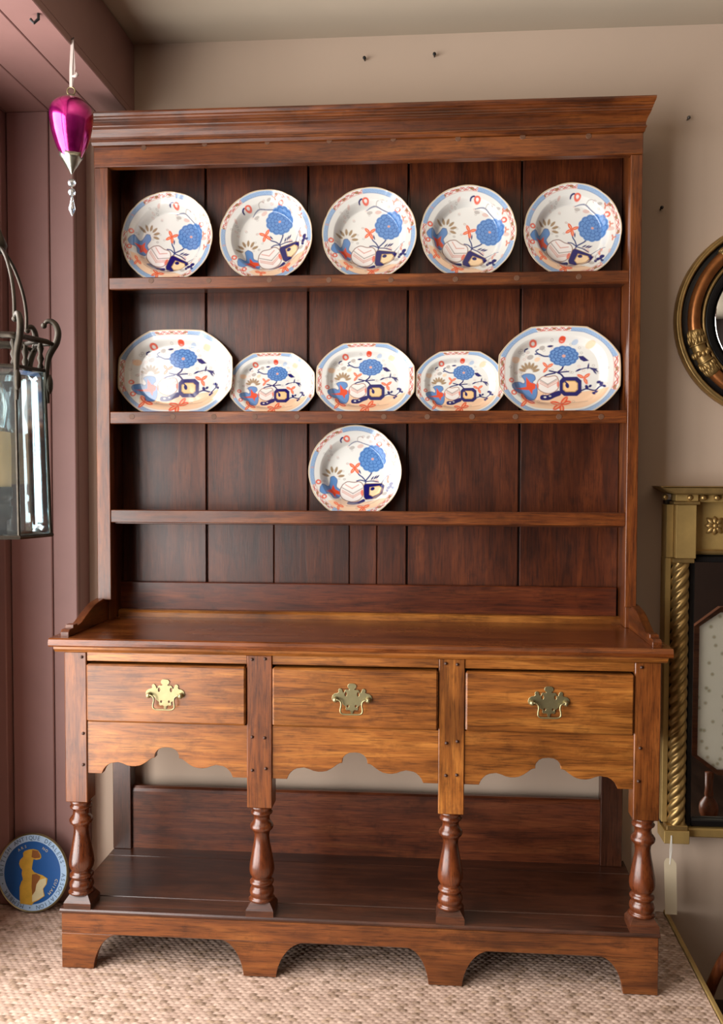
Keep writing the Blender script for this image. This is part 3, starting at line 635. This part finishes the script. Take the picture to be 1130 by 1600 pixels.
def stand(name, me, x, zsurf, ybot, halfh, lean, spin, scale, label, cat, group, yaw=0., flare=.038):
    o = bpy.data.objects.new(name, me); COL.objects.link(o)
    R_ = Matrix.Rotation(yaw, 4, 'Z') @ Matrix.Rotation(PI/2-lean, 4, 'X') @ Matrix.Rotation(spin, 4, 'Z')
    up = (Matrix.Rotation(PI/2-lean, 4, 'X') @ Vector((0, 1, 0, 0))).to_3d(); nz = (Matrix.Rotation(PI/2-lean, 4, 'X') @ Vector((0, 0, 1, 0))).to_3d()
    rim = -up*halfh*scale+nz*flare*scale
    o.matrix_world = Matrix.Translation(Vector((x, ybot, zsurf+.0002))-Vector((0, rim.y, rim.z-.0))) @ R_ @ Matrix.Scale(scale, 4)
    tag(o, label, cat, group); return o
lean = math.radians(6)
for (a, b_, top), sp_ in zip(((188, 329, 299), (341, 487, 295), (502, 651, 290), (657, 807, 288), (820, 972, 287)), (-28, 18, -8, -30, -24)):
    lb = {188: 'flowered soup plate on the top shelf, at the end nearest the pink bauble', 341: 'flowered soup plate on the top shelf turned with its blue flower uppermost', 502: 'flowered soup plate standing in the middle of the five on the top shelf', 657: 'flowered soup plate on the top shelf, between the middle plate and the convex mirror end', 820: 'flowered soup plate on the top shelf, at the end nearest the round convex mirror'}[a]
    stand('soup_plate', plate_me, at((a+b_)/2, 360, 'y', .328).x, SH[0][2]-.001, .3250, .129, lean, math.radians(sp_), 1.005,
          lb, 'plate', 'soup plates on the top shelf')
stand('soup_plate', plate_me, at(554, 735, 'y', .328).x, SH[2][2]-.0005, .3250, .129, lean, 0, 1.0, 'round blue and orange flowered soup plate standing alone on the third shelf', 'plate', None)
for (a, b_), yb, sc, lb, gp in (((176, 363), .334, 1.0, 'large octagonal platter with window glare, at the second shelf end nearest the lantern', 'large platters'),
        ((355, 491), .3492, .735, 'small octagonal flowered platter half tucked behind the glaring large platter on second shelf', 'small platters'),
        ((492, 648), .3438, .835, 'medium octagonal flowered platter in the middle of the second shelf', None),
        ((649, 789), .3492, .735, 'small octagonal flowered platter between the medium one and the convex mirror end platter', 'small platters'),
        ((777, 975), .334, 1.0, 'large octagonal flowered platter at the second shelf end nearest the round convex mirror', 'large platters')):
    stand('octagonal_platter', platter_me, at((a+b_)/2, 580, 'y', yb-.01).x, SH[1][2], yb, .164*.75, math.radians(6.5), 0, sc, lb, 'platter', gp, flare=.026)

# ------------------------------------------------------------------ pink hanging ornament
oc = Vector((XB-.004, -.035, 0)); k = .00053; zo = at(113, 148, 'y', -.035).z; xo = at(111.5, 200, 'y', -.035).x
OR = root('glass_bauble', (xo, oc.y, zo), 'pink crackled mercury glass bauble with crystal drop hanging by the beam', 'bauble')
S = lambda y: zo-(y-418)*k
def orn(n, bm, m, sm=True, par=None): return put(n, from_bm(bm, m, sm), par or OR)
pr_ = [(432, 24), (440, 52), (455, 74), (475, 90), (500, 96), (530, 95.5), (560, 91), (590, 85), (620, 76), (650, 65), (680, 51), (705, 39), (730, 26)]
pr2 = smooth_poly(pr_, 3)
orn('bauble_glass', lathe_bm([(w*k, S(y)) for y, w in pr2], 40, c=(xo, oc.y, 0)), pink_m)
orn('bauble_cap', lathe_bm([(.001, S(416)), (14*k, S(418)), (18*k, S(424)), (30*k, S(428)), (33*k, S(436)), (26*k, S(438))], 24, c=(xo, oc.y, 0)), silver)
tip = lathe_bm([(53*k*1.02, S(682)), (40*k*1.05, S(705)), (26*k*1.06, S(730)), (14*k, S(750)), (6*k, S(764)), (1*k, S(772))], 24, c=(xo, oc.y, 0)); tip.verts.ensure_lookup_table()
for i in range(24): tip.verts[i].co.z += (.013 if i % 8 in (0,) else (.006 if i % 8 in (1, 7) else -.003)); s_ = .93 if i % 8 == 0 else 1; tip.verts[i].co.x = xo+(tip.verts[i].co.x-xo)*s_; tip.verts[i].co.y = oc.y+(tip.verts[i].co.y-oc.y)*s_
orn('tip_cap', tip, silver)
ring = [(xo+18*k*math.cos(a), oc.y+.0005, S(402)+18*k*math.sin(a)) for a in np.linspace(0, 2*PI, 20, endpoint=False)]
orn('ring', tube_bm(ring, .0016, 8, closed=True), brass)
for y_ in (808, 850): orn('crystal_bead', ball_bm((xo, oc.y, S(y_)), .0098 if y_ == 808 else .0088, None, .0094, 8), crystal, False)
orn('bead_wire', tube_bm([(xo, oc.y, S(766)), (xo, oc.y, S(880))], .0006, 6), silver)
orn('crystal_drop', lathe_bm([(.0005, S(866)), (5*k, S(872)), (9*k, S(895)), (16*k, S(925)), (8*k, S(942)), (.0003, S(956))], 8, c=(xo, oc.y, 0)), crystal, False)
xt = at(113, 65, 'y', -.035).x; zt2 = at(113, 62, 'y', -.035).z
def ribbon(pts, w):
    bm = bmesh.new(); A = [bm.verts.new((x-w, y, z)) for x, y, z in pts]; B_ = [bm.verts.new((x+w, y, z)) for x, y, z in pts]
    A2 = [bm.verts.new((x-w, y+.0008, z)) for x, y, z in pts]; B2 = [bm.verts.new((x+w, y+.0008, z)) for x, y, z in pts]
    for i in range(len(pts)-1):
        bm.faces.new((A[i], B_[i], B_[i+1], A[i+1])); bm.faces.new((A2[i], A2[i+1], B2[i+1], B2[i])); bm.faces.new((A[i], A[i+1], A2[i+1], A2[i])); bm.faces.new((B_[i], B2[i], B2[i+1], B_[i+1]))
    return bm
orn('ribbon', ribbon([(xo, oc.y-.001, S(385)), (xo+.001, oc.y-.002, S(300)), (xt, oc.y, zt2)], .0035), ribbon_m, False)
orn('ribbon', ribbon([(xo+.001, oc.y+.001, S(385)), (xo+.0075, oc.y+.002, S(300)), (xt, oc.y, zt2)], .0028), ribbon_m, False)
orn('ribbon_knot', tube_bm([(xo+.004, oc.y-.002, S(338)), (xo+.012, oc.y-.004, S(340)), (xo+.017, oc.y-.003, S(332)), (xo+.014, oc.y-.003, S(322))], [.002, .004, .0042, .002], 8), ribbon_m)
nl = put('hook_nail', from_bm(tube_bm([(XB-.02, oc.y, zt2+.002), (xt, oc.y, zt2+.001), (xt+.004, oc.y, zt2+.005)], .0015, 6), steel)); tag(nl, 'small nail in the beam holding the bauble ribbon', 'nail')
# black iron hook on the beam edge
hk = at(60, 21, 'z', ZSOF)
ho = put('iron_hook', from_bm(tube_bm([(hk.x, hk.y, ZSOF+.004), (hk.x, hk.y, ZSOF-.012), (hk.x-.01, hk.y, ZSOF-.02), (hk.x-.018, hk.y, ZSOF-.012)], .0035, 8), ebony)); tag(ho, 'black iron hook screwed into the boarded soffit', 'hook')

# ------------------------------------------------------------------ hanging lantern
LX, LY = .0162, -.33; LR = .1
LN = root('hanging_lantern', (LX, LY, 1.08), 'bronze six-sided glass lantern with scrolled arms hanging by the boards', 'lantern')
lan = lambda n, bm, m, sm=False, par=None: put(n, from_bm(bm, m, sm), par or LN)
PH = [math.radians(-10-60*i)+.452 for i in range(6)]
def hv(i, r_, z): a = PH[i % 6]; return Vector((LX+r_*math.cos(a), LY+r_*math.sin(a), z))
zb_, zt_ = 1.1075, 1.4535; rb, rt = .1, .0905
for z, r_, t in ((zb_, rb+.002, .0045), (zt_, rt+.001, .004), (1.518, .084, .005)):
    lan('hexagon_rail', tube_bm([hv(i, r_, z) for i in range(6)], t, 6, closed=True), bronze)
for i in range(6):
    lan('corner_bar', tube_bm([hv(i, rb, zb_), hv(i, rt, zt_)], .0034, 6), bronze)
    a, b_, c_, d_ = hv(i, rb-.002, zb_+.003), hv(i+1, rb-.002, zb_+.003), hv(i+1, rt-.002, zt_-.003), hv(i, rt-.002, zt_-.003)
    nrm = (b_-a).cross(d_-a).normalized(); cen = (a+b_+c_+d_)/4
    if nrm.dot(cen-Vector((LX, LY, cen.z))) < 0: nrm = -nrm
    bm = bmesh.new(); O_ = [bm.verts.new(p) for p in (a, b_, c_, d_)]; I_ = [bm.verts.new(p+(cen-p)*f+nrm*.0035) for p, f in zip((a, b_, c_, d_), (.0,)*4)]
    ux, uz = (b_-a).normalized(), (d_-a).normalized(); bw = .013
    for v, p, sx, sz in zip(I_, (a, b_, c_, d_), (1, -1, -1, 1), (1, 1, -1, -1)): v.co = p+ux*sx*bw+uz*sz*bw+nrm*.0035
    bm.faces.new(I_)
    for j in range(4): bm.faces.new((O_[j], O_[(j+1) % 4], I_[(j+1) % 4], I_[j]))
    lan('glass_pane', bm, pane_m)
    # scrolled arm
    A = [(.0975, 1.385), (.0965, 1.41), (.095, 1.44), (.0965, 1.465), (.1, 1.483), (.107, 1.498), (.1155, 1.513), (.119, 1.532), (.115, 1.548), (.106, 1.557), (.096, 1.556), (.0915, 1.549)]
    pts = [hv(i, r_, z) for r_, z in smooth_poly(A, 3)]
    arm = lan('scroll_arm', tube_bm(pts, [.003+.0045*math.sin(PI*j/(len(pts)-1))**.8 for j in range(len(pts))], 8), bronze, True)
    lan('scroll_ball', ball_bm(hv(i, .0905, 1.5475), .0062, seg=12), bronze, True, arm)
    lan('scroll_leaf', ball_bm(hv(i, .1005, 1.425), .0075, .0075, .021, 10), bronze, True, arm)
    S1 = hv(i, .112, 1.507); S2 = hv(i+1, .112, 1.507); mid = (S1+S2)/2; mid = mid+(Vector((LX, LY, 0))-Vector((mid.x, mid.y, 0)))*.16; mid.z = 1.514
    q0 = [S1, (S1*2+mid)/3+Vector((0, 0, .003)), mid, (S2*2+mid)/3+Vector((0, 0, .003)), S2]
    lan('swag', tube_bm(q0, [.004, .0055, .0062, .0055, .004], 8), bronze, True)
    bal = [(.004, 0), (.007, .004), (.004, .012), (.0075, .022), (.004, .032), (.0075, .044), (.004, .054), (.006, .06)]
    m_ = hv(i, .083, 0); lan('baluster', lathe_bm([(r_, zt_+.003+h) for r_, h in bal], 10, c=(m_.x, m_.y, 0)), bronze, True)
    top = hv(i, .1, 1.556); ap = Vector((LX, LY, 1.72)); c1 = hv(i, .085, 1.62)
    arc = [hv(i, r_, z) for r_, z in smooth_poly([(.088, 1.545), (.088, 1.585), (.076, 1.63), (.045, 1.68), (.0, 1.715)], 4)]
    if i % 2: lan('crown_strap', tube_bm(arc, .0038, 8), bronze, True)
lan('hub', lathe_bm([(.001, 1.69), (.014, 1.695), (.02, 1.71), (.012, 1.73), (.006, 1.745), (.001, 1.75)], 16, c=(LX, LY, 0)), bronze, True)
lan('hanging_rod', tube_bm([(LX, LY, 1.74), (LX, LY, ZSOF+.003)], .0035, 8), bronze, True)
lan('base_plate', lathe_bm([(.001, zb_-.006), (.02, zb_-.006), (.02, zb_), (.001, zb_)], 16, c=(LX, LY, 0)), bronze)
for i in range(3): lan('base_spoke', tube_bm([hv(i, rb, zb_), hv(i+3, rb, zb_)], .003, 6), bronze)
lan('lamp_holder', lathe_bm([(.012, zb_), (.012, zb_+.03), (.022, zb_+.035), (.024, zb_+.06), (.02, zb_+.062), (.02, zb_+.075), (.024, zb_+.077), (.024, zb_+.1), (.018, zb_+.104)], 20, c=(LX, LY, 0)), bronze, True)
lan('candle_tube', lathe_bm([(.022, zb_+.1), (.0225, zb_+.18), (.021, zb_+.215), (.012, zb_+.217)], 20, c=(LX, LY, 0)), candle_m, True)
lan('bulb', lathe_bm([(.01, zb_+.217), (.014, zb_+.23), (.021, zb_+.255), (.022, zb_+.27), (.017, zb_+.295), (.008, zb_+.315), (.001, zb_+.325)], 20, c=(LX, LY, 0)), bulb_m, True)

# ------------------------------------------------------------------ round members' sign
SR = .1085
SG = root('round_sign', (0, 0, 0), 'round blue and gold dealers association member sign leaning against mauve boards', 'sign')
sy_, tl = math.radians(-5), math.radians(9)
sgb = at(49, 1416, 'z', .0)
SG.matrix_world = Matrix.Translation((sgb.x+.012, .2755, .0)) @ Matrix.Rotation(sy_, 4, 'Z') @ Matrix.Rotation(-tl, 4, 'X')
ringblue = plain('sign_pale_blue', srgb(172, 206, 238), .3, var=.03, coat=.5); deep = plain('sign_blue', srgb(20, 88, 160), .3, var=.03, coat=.5); goldp = plain('sign_gold', srgb(214, 170, 62), .35, metal=.2, var=.15, scale=30); palegold = plain('sign_pale_gold', srgb(214, 204, 160), .4, var=.1, scale=30); browng = plain('sign_brown', srgb(140, 84, 30), .4, var=.1); ink = plain('sign_lettering', srgb(70, 96, 130), .4, var=0)
def sg(n, bm, m, par=None, sm=False):
    o = bpy.data.objects.new(n, from_bm(bm, m, sm)); COL.objects.link(o); o.parent = par or SG; return o
cz = SR
sg('sign_disc', lathe_bm([(.001, .006), (SR*.97, .006), (SR, .003), (SR, -.001), (SR*.985, -.003), (SR*.965, -.0015), (.001, -.0015)], 64, 'y', (0, 0, cz)), brass)
sg('sign_band', lathe_bm([(SR*.79, -.0016), (SR*.79, -.0019), (SR*.955, -.0019), (SR*.955, -.0016)], 64, 'y', (0, 0, cz)), ringblue)
sg('sign_centre', lathe_bm([(.0005, -.0016), (.0005, -.0021), (SR*.79, -.0021), (SR*.795, -.0016)], 64, 'y', (0, 0, cz)), deep)
sc = lambda pts: [((x-378)/415*SR, cz+(583-y)/415*SR) for x, y in pts]
sg('bust', slab_bm(sc([(265, 420), (258, 385), (275, 362), (320, 345), (375, 335), (430, 345), (465, 385), (475, 415), (460, 435), (420, 445), (385, 440), (378, 480), (372, 545), (400, 575), (450, 590), (500, 600), (562, 632), (555, 690), (520, 740), (542, 812), (480, 858), (420, 890), (398, 918), (265, 912), (255, 850), (246, 740), (262, 685), (278, 660), (258, 600), (262, 560), (236, 535), (220, 500), (228, 462)]), 'y', -.0022, -.0034), goldp)
sg('bust_hat', slab_bm(sc([(365, 345), (430, 350), (458, 392), (462, 420), (400, 432), (362, 420)]), 'y', -.0034, -.0038), browng)
sg('bust_cloak', slab_bm(sc([(470, 650), (545, 625), (550, 688), (515, 740), (535, 810), (470, 855), (405, 885), (398, 820), (430, 770), (440, 700)]), 'y', -.0034, -.0038), palegold)
sg('bust_drapery', slab_bm(sc([(380, 600), (430, 590), (480, 612), (470, 650), (438, 700), (432, 765), (400, 815), (385, 730)]), 'y', -.0034, -.0038), browng)
def ring_text(chars, r_, a0, a1, size, m, name, y=-.0021):
    bm = bmesh.new(); dg = None
    for i, ch in enumerate(chars):
        if ch == ' ': continue
        a = math.radians(a0+(a1-a0)*i/max(1, len(chars)-1))
        cu = bpy.data.curves.new('t', 'FONT'); cu.body = ch; cu.size = size; cu.align_x = 'CENTER'; cu.align_y = 'CENTER'; cu.extrude = .0002; cu.resolution_u = 2
        o = bpy.data.objects.new('t', cu); COL.objects.link(o); dg = bpy.context.evaluated_depsgraph_get(); me = bpy.data.meshes.new_from_object(o.evaluated_get(dg)); bpy.data.objects.remove(o)
        M = Matrix.Translation((r_*math.cos(a), y, cz+r_*math.sin(a))) @ Matrix.Rotation(-(a-PI/2), 4, 'Y') @ Matrix.Rotation(PI/2, 4, 'X')
        me.transform(M); bm.from_mesh(me); bpy.data.meshes.remove(me)
    return sg(name, bm, m)
ring_text("BRITISH ANTIQUE DEALERS' ASSOCIATION \u2022 MEMBER \u2022 ", SR*.872, 187, 187-352, SR*.15, ink, 'lettering')
ring_text('ARS', SR*.68, 127, 110, SR*.1, palegold, 'lettering', -.0023); ring_text('NO', SR*.68, 66, 58, SR*.1, palegold, 'lettering', -.0023); ring_text('CUIAM', SR*.7, -12, -42, SR*.11, palegold, 'lettering', -.0023)

# ------------------------------------------------------------------ gilt pier mirror
GY = .415                                    # glass plane
PX0, PX1, PZ0, PZ1 = 1.556, 2.16, .222, 1.2
PM = root('pier_mirror', ((PX0+PX1)/2, YW, PZ0), 'tall gilt pier mirror with rope-twist columns and ball cornice on the wall', 'mirror')
pm = lambda n, bm, m, sm=False, par=None: put(n, from_bm(bm, m, sm), par or PM)
pb = lambda n, *a, **k: box(n, *a, parent=PM, **k)
pb('backboard', PX0+.004, PX1-.004, GY+.004, YW-.0005, PZ0+.01, 1.17, ebony, bev=0)
pb('mirror_glass', PX0+.06, PX1-.06, GY, GY+.0035, .27, 1.005, mirror_m, bev=0)
for s in (1, -1):
    X = lambda x: x if s > 0 else PX0+PX1-x
    def bx(n, x0, x1, *a, **k): x0, x1 = sorted((X(x0), X(x1))); return pb(n, x0, x1, *a, **k)
    bx('frame_strip', 1.556, 1.5715, .388, YW-.001, .276, 1.012, gilt_flat)
    bx('pilaster_block', 1.5765, 1.6305, .362, .41, 1.012, 1.158, gilt_flat)
    bx('pilaster_back', 1.5565, 1.576, .385, YW-.001, 1.012, 1.158, gilt_flat)
    bx('column_cap', 1.571, 1.628, .366, .41, .999, 1.0115, gilt); bx('column_foot', 1.558, 1.626, .36, YW-.001, .226, .262, gilt_flat); bx('column_base_ring', 1.565, 1.622, .364, .41, .262, .2755, gilt)
    bx('ebony_slip', 1.6225, 1.6385, .398, .4148, .262, 1.01, ebony, bev=.003)
    V, F = [], []; nz, ns = 260, 40; cx = X(1.5955)
    for i in range(nz+1):
        z = .275+(.999-.275)*i/nz
        for j in range(ns):
            a = 2*PI*j/ns; ph = (-4*a*s+z*2*PI/.03); rr_ = .0178+.007*abs(math.sin(ph/2))**.8
            V.append((cx+rr_*math.cos(a), .389+rr_*math.sin(a), z))
    for i in range(nz):
        for j in range(ns): F.append((i*ns+j, i*ns+(j+1) % ns, (i+1)*ns+(j+1) % ns, (i+1)*ns+j))
    me = mesh_of(V, F, gilt, True); put('rope_column', me, PM)
    bx('capital', 1.569, 1.638, .356, .412, 1.1585, 1.167, gilt); bx('capital', 1.574, 1.634, .36, .412, 1.1675, 1.186, gilt_flat)
    # patera: leafy square flower on the frieze
    cx, cz_ = X(1.689), 1.1; bm = bmesh.new()
    for kk in range(16):
        a = kk*PI/8; rr_ = (.025 if kk % 4 == 0 else (.029 if kk % 4 == 2 else .021)); q_ = kk % 2
        M = Matrix.Translation((cx+rr_*.62*math.cos(a), .401-.002*(1-q_), cz_+rr_*.62*math.sin(a))) @ Matrix.Rotation(-a, 4, 'Y') @ Matrix.Rotation(.35, 4, 'Z') @ Matrix.Diagonal((rr_*.45, .0045, .0052+.001*(1-q_), 1))
        bmesh.ops.create_uvsphere(bm, u_segments=8, v_segments=6, radius=1, matrix=M)
    ball_bm((cx, .395, cz_), .0075, .006, .0075, 10, bm); pm('patera', bm, gilt, True)
pb('frieze_panel', 1.6308, PX0+PX1-1.6308, .404, .414, 1.02, 1.165, gilt_flat); pb('frieze_rail', 1.6308, PX0+PX1-1.6308, .394, .4145, 1.022, 1.034, gilt, bev=.003)
pb('ebony_slip', 1.6388, PX0+PX1-1.6388, .398, .4148, .999, 1.015, ebony, bev=.003); pb('ebony_slip', 1.6388, PX0+PX1-1.6388, .398, .4148, .262, .282, ebony, bev=.003)
pb('bottom_rail', 1.6265, PX0+PX1-1.6265, .385, YW-.001, .236, .2615, gilt_flat, bev=.004)
pm('cornice', slab_bm([(1.568, 1.186), (1.548, 1.193), (1.532, 1.203), (1.527, 1.208), (PX0+PX1-1.527, 1.208), (PX0+PX1-1.532, 1.203), (PX0+PX1-1.568, 1.186)], 'y', .335, YW-.001, bev=.004), gilt)
pb('cornice_soffit', 1.58, PX0+PX1-1.58, .37, YW-.001, 1.1651, 1.1855, gilt_flat)
for kk in range(15): pm('cornice_ball', ball_bm((1.6115+kk*.0353, .362, 1.1775), .0085, seg=12), gilt, True)
for x in (1.549, PX0+PX1-1.549): pm('cornice_ball', ball_bm((x, .375, 1.1785), .0085, seg=12), gilt, True)
# price tag on a string
tg = root('price_tag', (1.577, .355, .2), 'buff card price tag on white string hanging from the gilt mirror corner', 'tag')
put('string', from_bm(tube_bm([(1.5765, .3592, .25), (1.574, .3592, .21), (1.5735, .3575, .17)], .0013, 6), string_m), tg); put('string', from_bm(tube_bm([(1.5775, .3592, .25), (1.5785, .3592, .21), (1.5735, .3575, .17)], .0013, 6), string_m), tg)
put('card', from_bm(slab_bm([(1.558, .176), (1.564, .187), (1.580, .187), (1.591, .172), (1.595, .03), (1.563, .03)], 'y', .3575, .3585), card_m), tg)

# ------------------------------------------------------------------ round convex mirror
CXm, CZm, RM = 1.8491, 1.665, .2705; yb0 = YW-.0005
CM = root('convex_mirror', (CXm, YW, CZm), 'round gilt convex mirror with leaf clasps on the wall above pier mirror', 'mirror')
cm = lambda n, bm, m, sm=True, par=None: put(n, from_bm(bm, m, sm), par or CM)
R_ = lambda lst: [(r_*RM, yb0-d_) for r_, d_ in lst]
cc = (CXm, 0, CZm)
def ringm(n, lst, m): return cm(n, lathe_bm(R_(lst+[lst[0]]), 72, 'y', cc, cap=False), m)
ringm('outer_ring', [(.93, 0), (1.0, 0), (1.0, .012), (.99, .022), (.975, .028), (.965, .024), (.955, .028), (.94, .026), (.93, .014)], gilt)
ringm('cove', [(.70, 0), (.93, 0), (.93, .012), (.9, .01), (.88, .012), (.76, .012), (.74, .014), (.7, .016)], ebony)
a_ = np.linspace(0, 2*PI, 17)[:-1]
cm('torus_ring', lathe_bm([(RM*(.82+.062*math.cos(a)), yb0-.028-.018*math.sin(a)) for a in list(a_)+[a_[0]]], 72, 'y', cc, cap=False), gilt_red)
ringm('inner_bead', [(.70, .005), (.742, .005), (.745, .022), (.735, .03), (.72, .032), (.705, .026)], gilt)
ringm('ebony_slip', [(.62, .005), (.70, .005), (.7, .022), (.69, .026), (.68, .021), (.67, .026), (.66, .02), (.65, .024), (.64, .018), (.63, .02), (.62, .012)], ebony)
cm('convex_glass', lathe_bm([(RM*.63*math.sin(t)/math.sin(.5), yb0-.012-.22*(math.cos(t)-math.cos(.5))) for t in np.linspace(.5, .0005, 14)], 64, 'y', cc), mirror_m)
for base in (205, 295, 25, 115):
    bm = bmesh.new()
    for da, rr_, nb, rs in ((-14, .021, 7, .008), (-10, .0235, 8, .0075), (0, .025, 7, .0105), (10, .0235, 8, .0075), (14, .021, 7, .008)):
        for kk in range(nb):
            t = PI*kk/(nb-1); a = math.radians(base+da+random.uniform(-1, 1)); r_ = RM*.82+rr_*math.cos(t)*.85
            bmesh.ops.create_uvsphere(bm, u_segments=8, v_segments=6, radius=1, matrix=Matrix.Translation((CXm+r_*math.cos(a), yb0-.028-rr_*math.sin(t)*.75, CZm+r_*math.sin(a))) @ Matrix.Rotation(-a, 4, 'Y') @ Matrix.Diagonal((rs*.62, rs*.62, rs*(1.5 if abs(da) > 5 else .9), 1)))
    tube_bm([(CXm+RM*.82*math.cos(math.radians(base+d)), yb0-.0285, CZm+RM*.82*math.sin(math.radians(base+d))) for d in np.linspace(-17, 17, 15)], .0192, 14, bm)
    for da in (-6.5, 6.5):
        cpt = Vector((CXm+RM*.82*math.cos(math.radians(base+da)), 0, CZm+RM*.82*math.sin(math.radians(base+da)))); rd = Vector((math.cos(math.radians(base+da)), 0, math.sin(math.radians(base+da))))
        tube_bm([cpt+rd*(.0205*math.cos(t))+Vector((0, yb0-.028-.022*math.sin(t), 0)) for t in np.linspace(-.2, PI+.2, 12)], .003, 8, bm)
    cm('leaf_clasp', bm, gilt)

# ------------------------------------------------------------------ octagonal fire screen standing on the shop floor, seen in the pier mirror
FS = root('fire_screen', (1.96, .07, ZL), 'octagonal embroidered fire screen on turned uprights reflected in the pier mirror', 'fire screen')
fsw = {a: wood('screen_mahogany_'+a, a, srgb(92, 44, 24), srgb(140, 76, 42), srgb(168, 100, 60)) for a in 'xz'}
silk, nt, b = nt_new('embroidered_silk'); L = nt.links.new
tc = N(nt, 'ShaderNodeTexCoord'); vo = N(nt, 'ShaderNodeTexVoronoi', Scale=26.0); vo.voronoi_dimensions = '2D'
mp = nt.nodes.new('ShaderNodeMapping'); mp.inputs['Rotation'].default_value = (PI/2, 0, 0); L(tc.outputs['Object'], mp.inputs[0]); L(mp.outputs[0], vo.inputs['Vector'])
r = ramp(nt, [(.0, srgb(206, 176, 160)), (.1, srgb(206, 206, 188)), (.2, srgb(244, 241, 232))]); L(vo.outputs['Distance'], r.inputs[0]); L(r.outputs[0], b.inputs['Base Color']); b.inputs['Roughness'].default_value = .6
tr = nt.nodes.new('ShaderNodeBsdfTranslucent'); L(r.outputs[0], tr.inputs[0]); mx = nt.nodes.new('ShaderNodeMixShader'); mx.inputs[0].default_value = .7
L(b.outputs[0], mx.inputs[1]); L(tr.outputs[0], mx.inputs[2]); L(mx.outputs[0], nt.nodes['Material Output'].inputs[0])
x0, x1, z0, z1 = 1.733, 2.19, .297, .828; c1, c2 = .08, .062
def octp(i): return [(x0+c1, z0+i), (x1-c1, z0+i), (x1-i, z0+c2), (x1-i, z1-c2), (x1-c1, z1-i), (x0+c1, z1-i), (x0+i, z1-c2), (x0+i, z0+c2)]
o1, o2 = octp(0), octp(.017); bm = bmesh.new()
for y0, y1 in ((.058, .082),):
    vs4 = [[bm.verts.new((p[0], y, p[1])) for p in o] for o in (o1, o2) for y in (y0, y1)]
    for i in range(8):
        j = (i+1) % 8; A, B_, C_, D_ = vs4
        for q in ((A[i], A[j], C_[j], C_[i]), (B_[i], D_[i], D_[j], B_[j]), (A[i], B_[i], B_[j], A[j]), (C_[i], C_[j], D_[j], D_[i])): bm.faces.new(q)
put('screen_frame', from_bm(bm, fsw['x']), FS)
put('embroidered_panel', from_bm(slab_bm(octp(.0165), 'y', .066, .074), silk), FS)
ux0 = at(1108, 1240, 'y', 2*GY-.07).x
for xx, sg_ in ((ux0, -1), (x0+x1-ux0, 1)):
    put('upright', from_bm(lathe_bm([(.013, z0+.005), (.012, .25), (.014, .232), (.012, .225), (.018, .218), (.027, .205), (.03, .19), (.028, .172), (.02, .155), (.014, .145), (.022, .135), (.022, .11), (.012, .1), (.012, .06)], 20, c=(xx, .07, 0)), fsw['z'], True), FS)
    for yy in (-1, 1):
        pts = [(xx, .07, .085), (xx+sg_*.05, .07+yy*.03, .1), (xx+sg_*.115, .07+yy*.07, .05), (xx+sg_*.155, .07+yy*.1, -.06), (xx+sg_*.172, .07+yy*.12, -.17), (xx+sg_*.19, .07+yy*.14, -.24)]
        pp = [Vector(p) for p in pts]; fine = []
        for i in range(len(pp)-1):
            for t in (0, .25, .5, .75): 
                p_1, p_2 = pp[max(0, i-1)], pp[min(len(pp)-1, i+2)]; a, c_ = pp[i], pp[i+1]
                fine.append(.5*((2*a)+(c_-p_1)*t+(2*p_1-5*a+4*c_-p_2)*t*t+(3*a-p_1-3*c_+p_2)*t**3))
        fine.append(pp[-1]); put('curved_leg', from_bm(tube_bm(fine, [.017-.006*i/len(fine) for i in range(len(fine))], 10), fsw['z'], True), FS)
put('stretcher', from_bm(tube_bm([(ux0, .07, .08), (x0+x1-ux0, .07, .08)], .012, 10), fsw['x'], True), FS)

# ------------------------------------------------------------------ nails and a hole in the wall
for (px, py), lb in (((570, 93), 'dark nail above the dresser, the one nearer the dark beam'), ((679, 87), 'dark nail above the dresser, the one farther from the dark beam'), ((1075, 186), 'pale nail head in the wall beside the cornice'), ((1033, 326), 'black hole in the wall beside the dresser rack')):  # last entry is a hole, modelled as a black nail head
    c = at(px, py, 'y', YW-.006)
    o = put('wall_nail_or_hole', from_bm(lathe_bm([(.0005, -.012), (.0045, -.011), (.005, -.008), (.0022, -.007), (.0022, .014)], 12, 'y', (c.x, YW-.008, c.z)), ebony if py in (326, 93, 87) else steel, True)); tag(o, lb, 'nail', 'wall nails' if py < 100 else None)
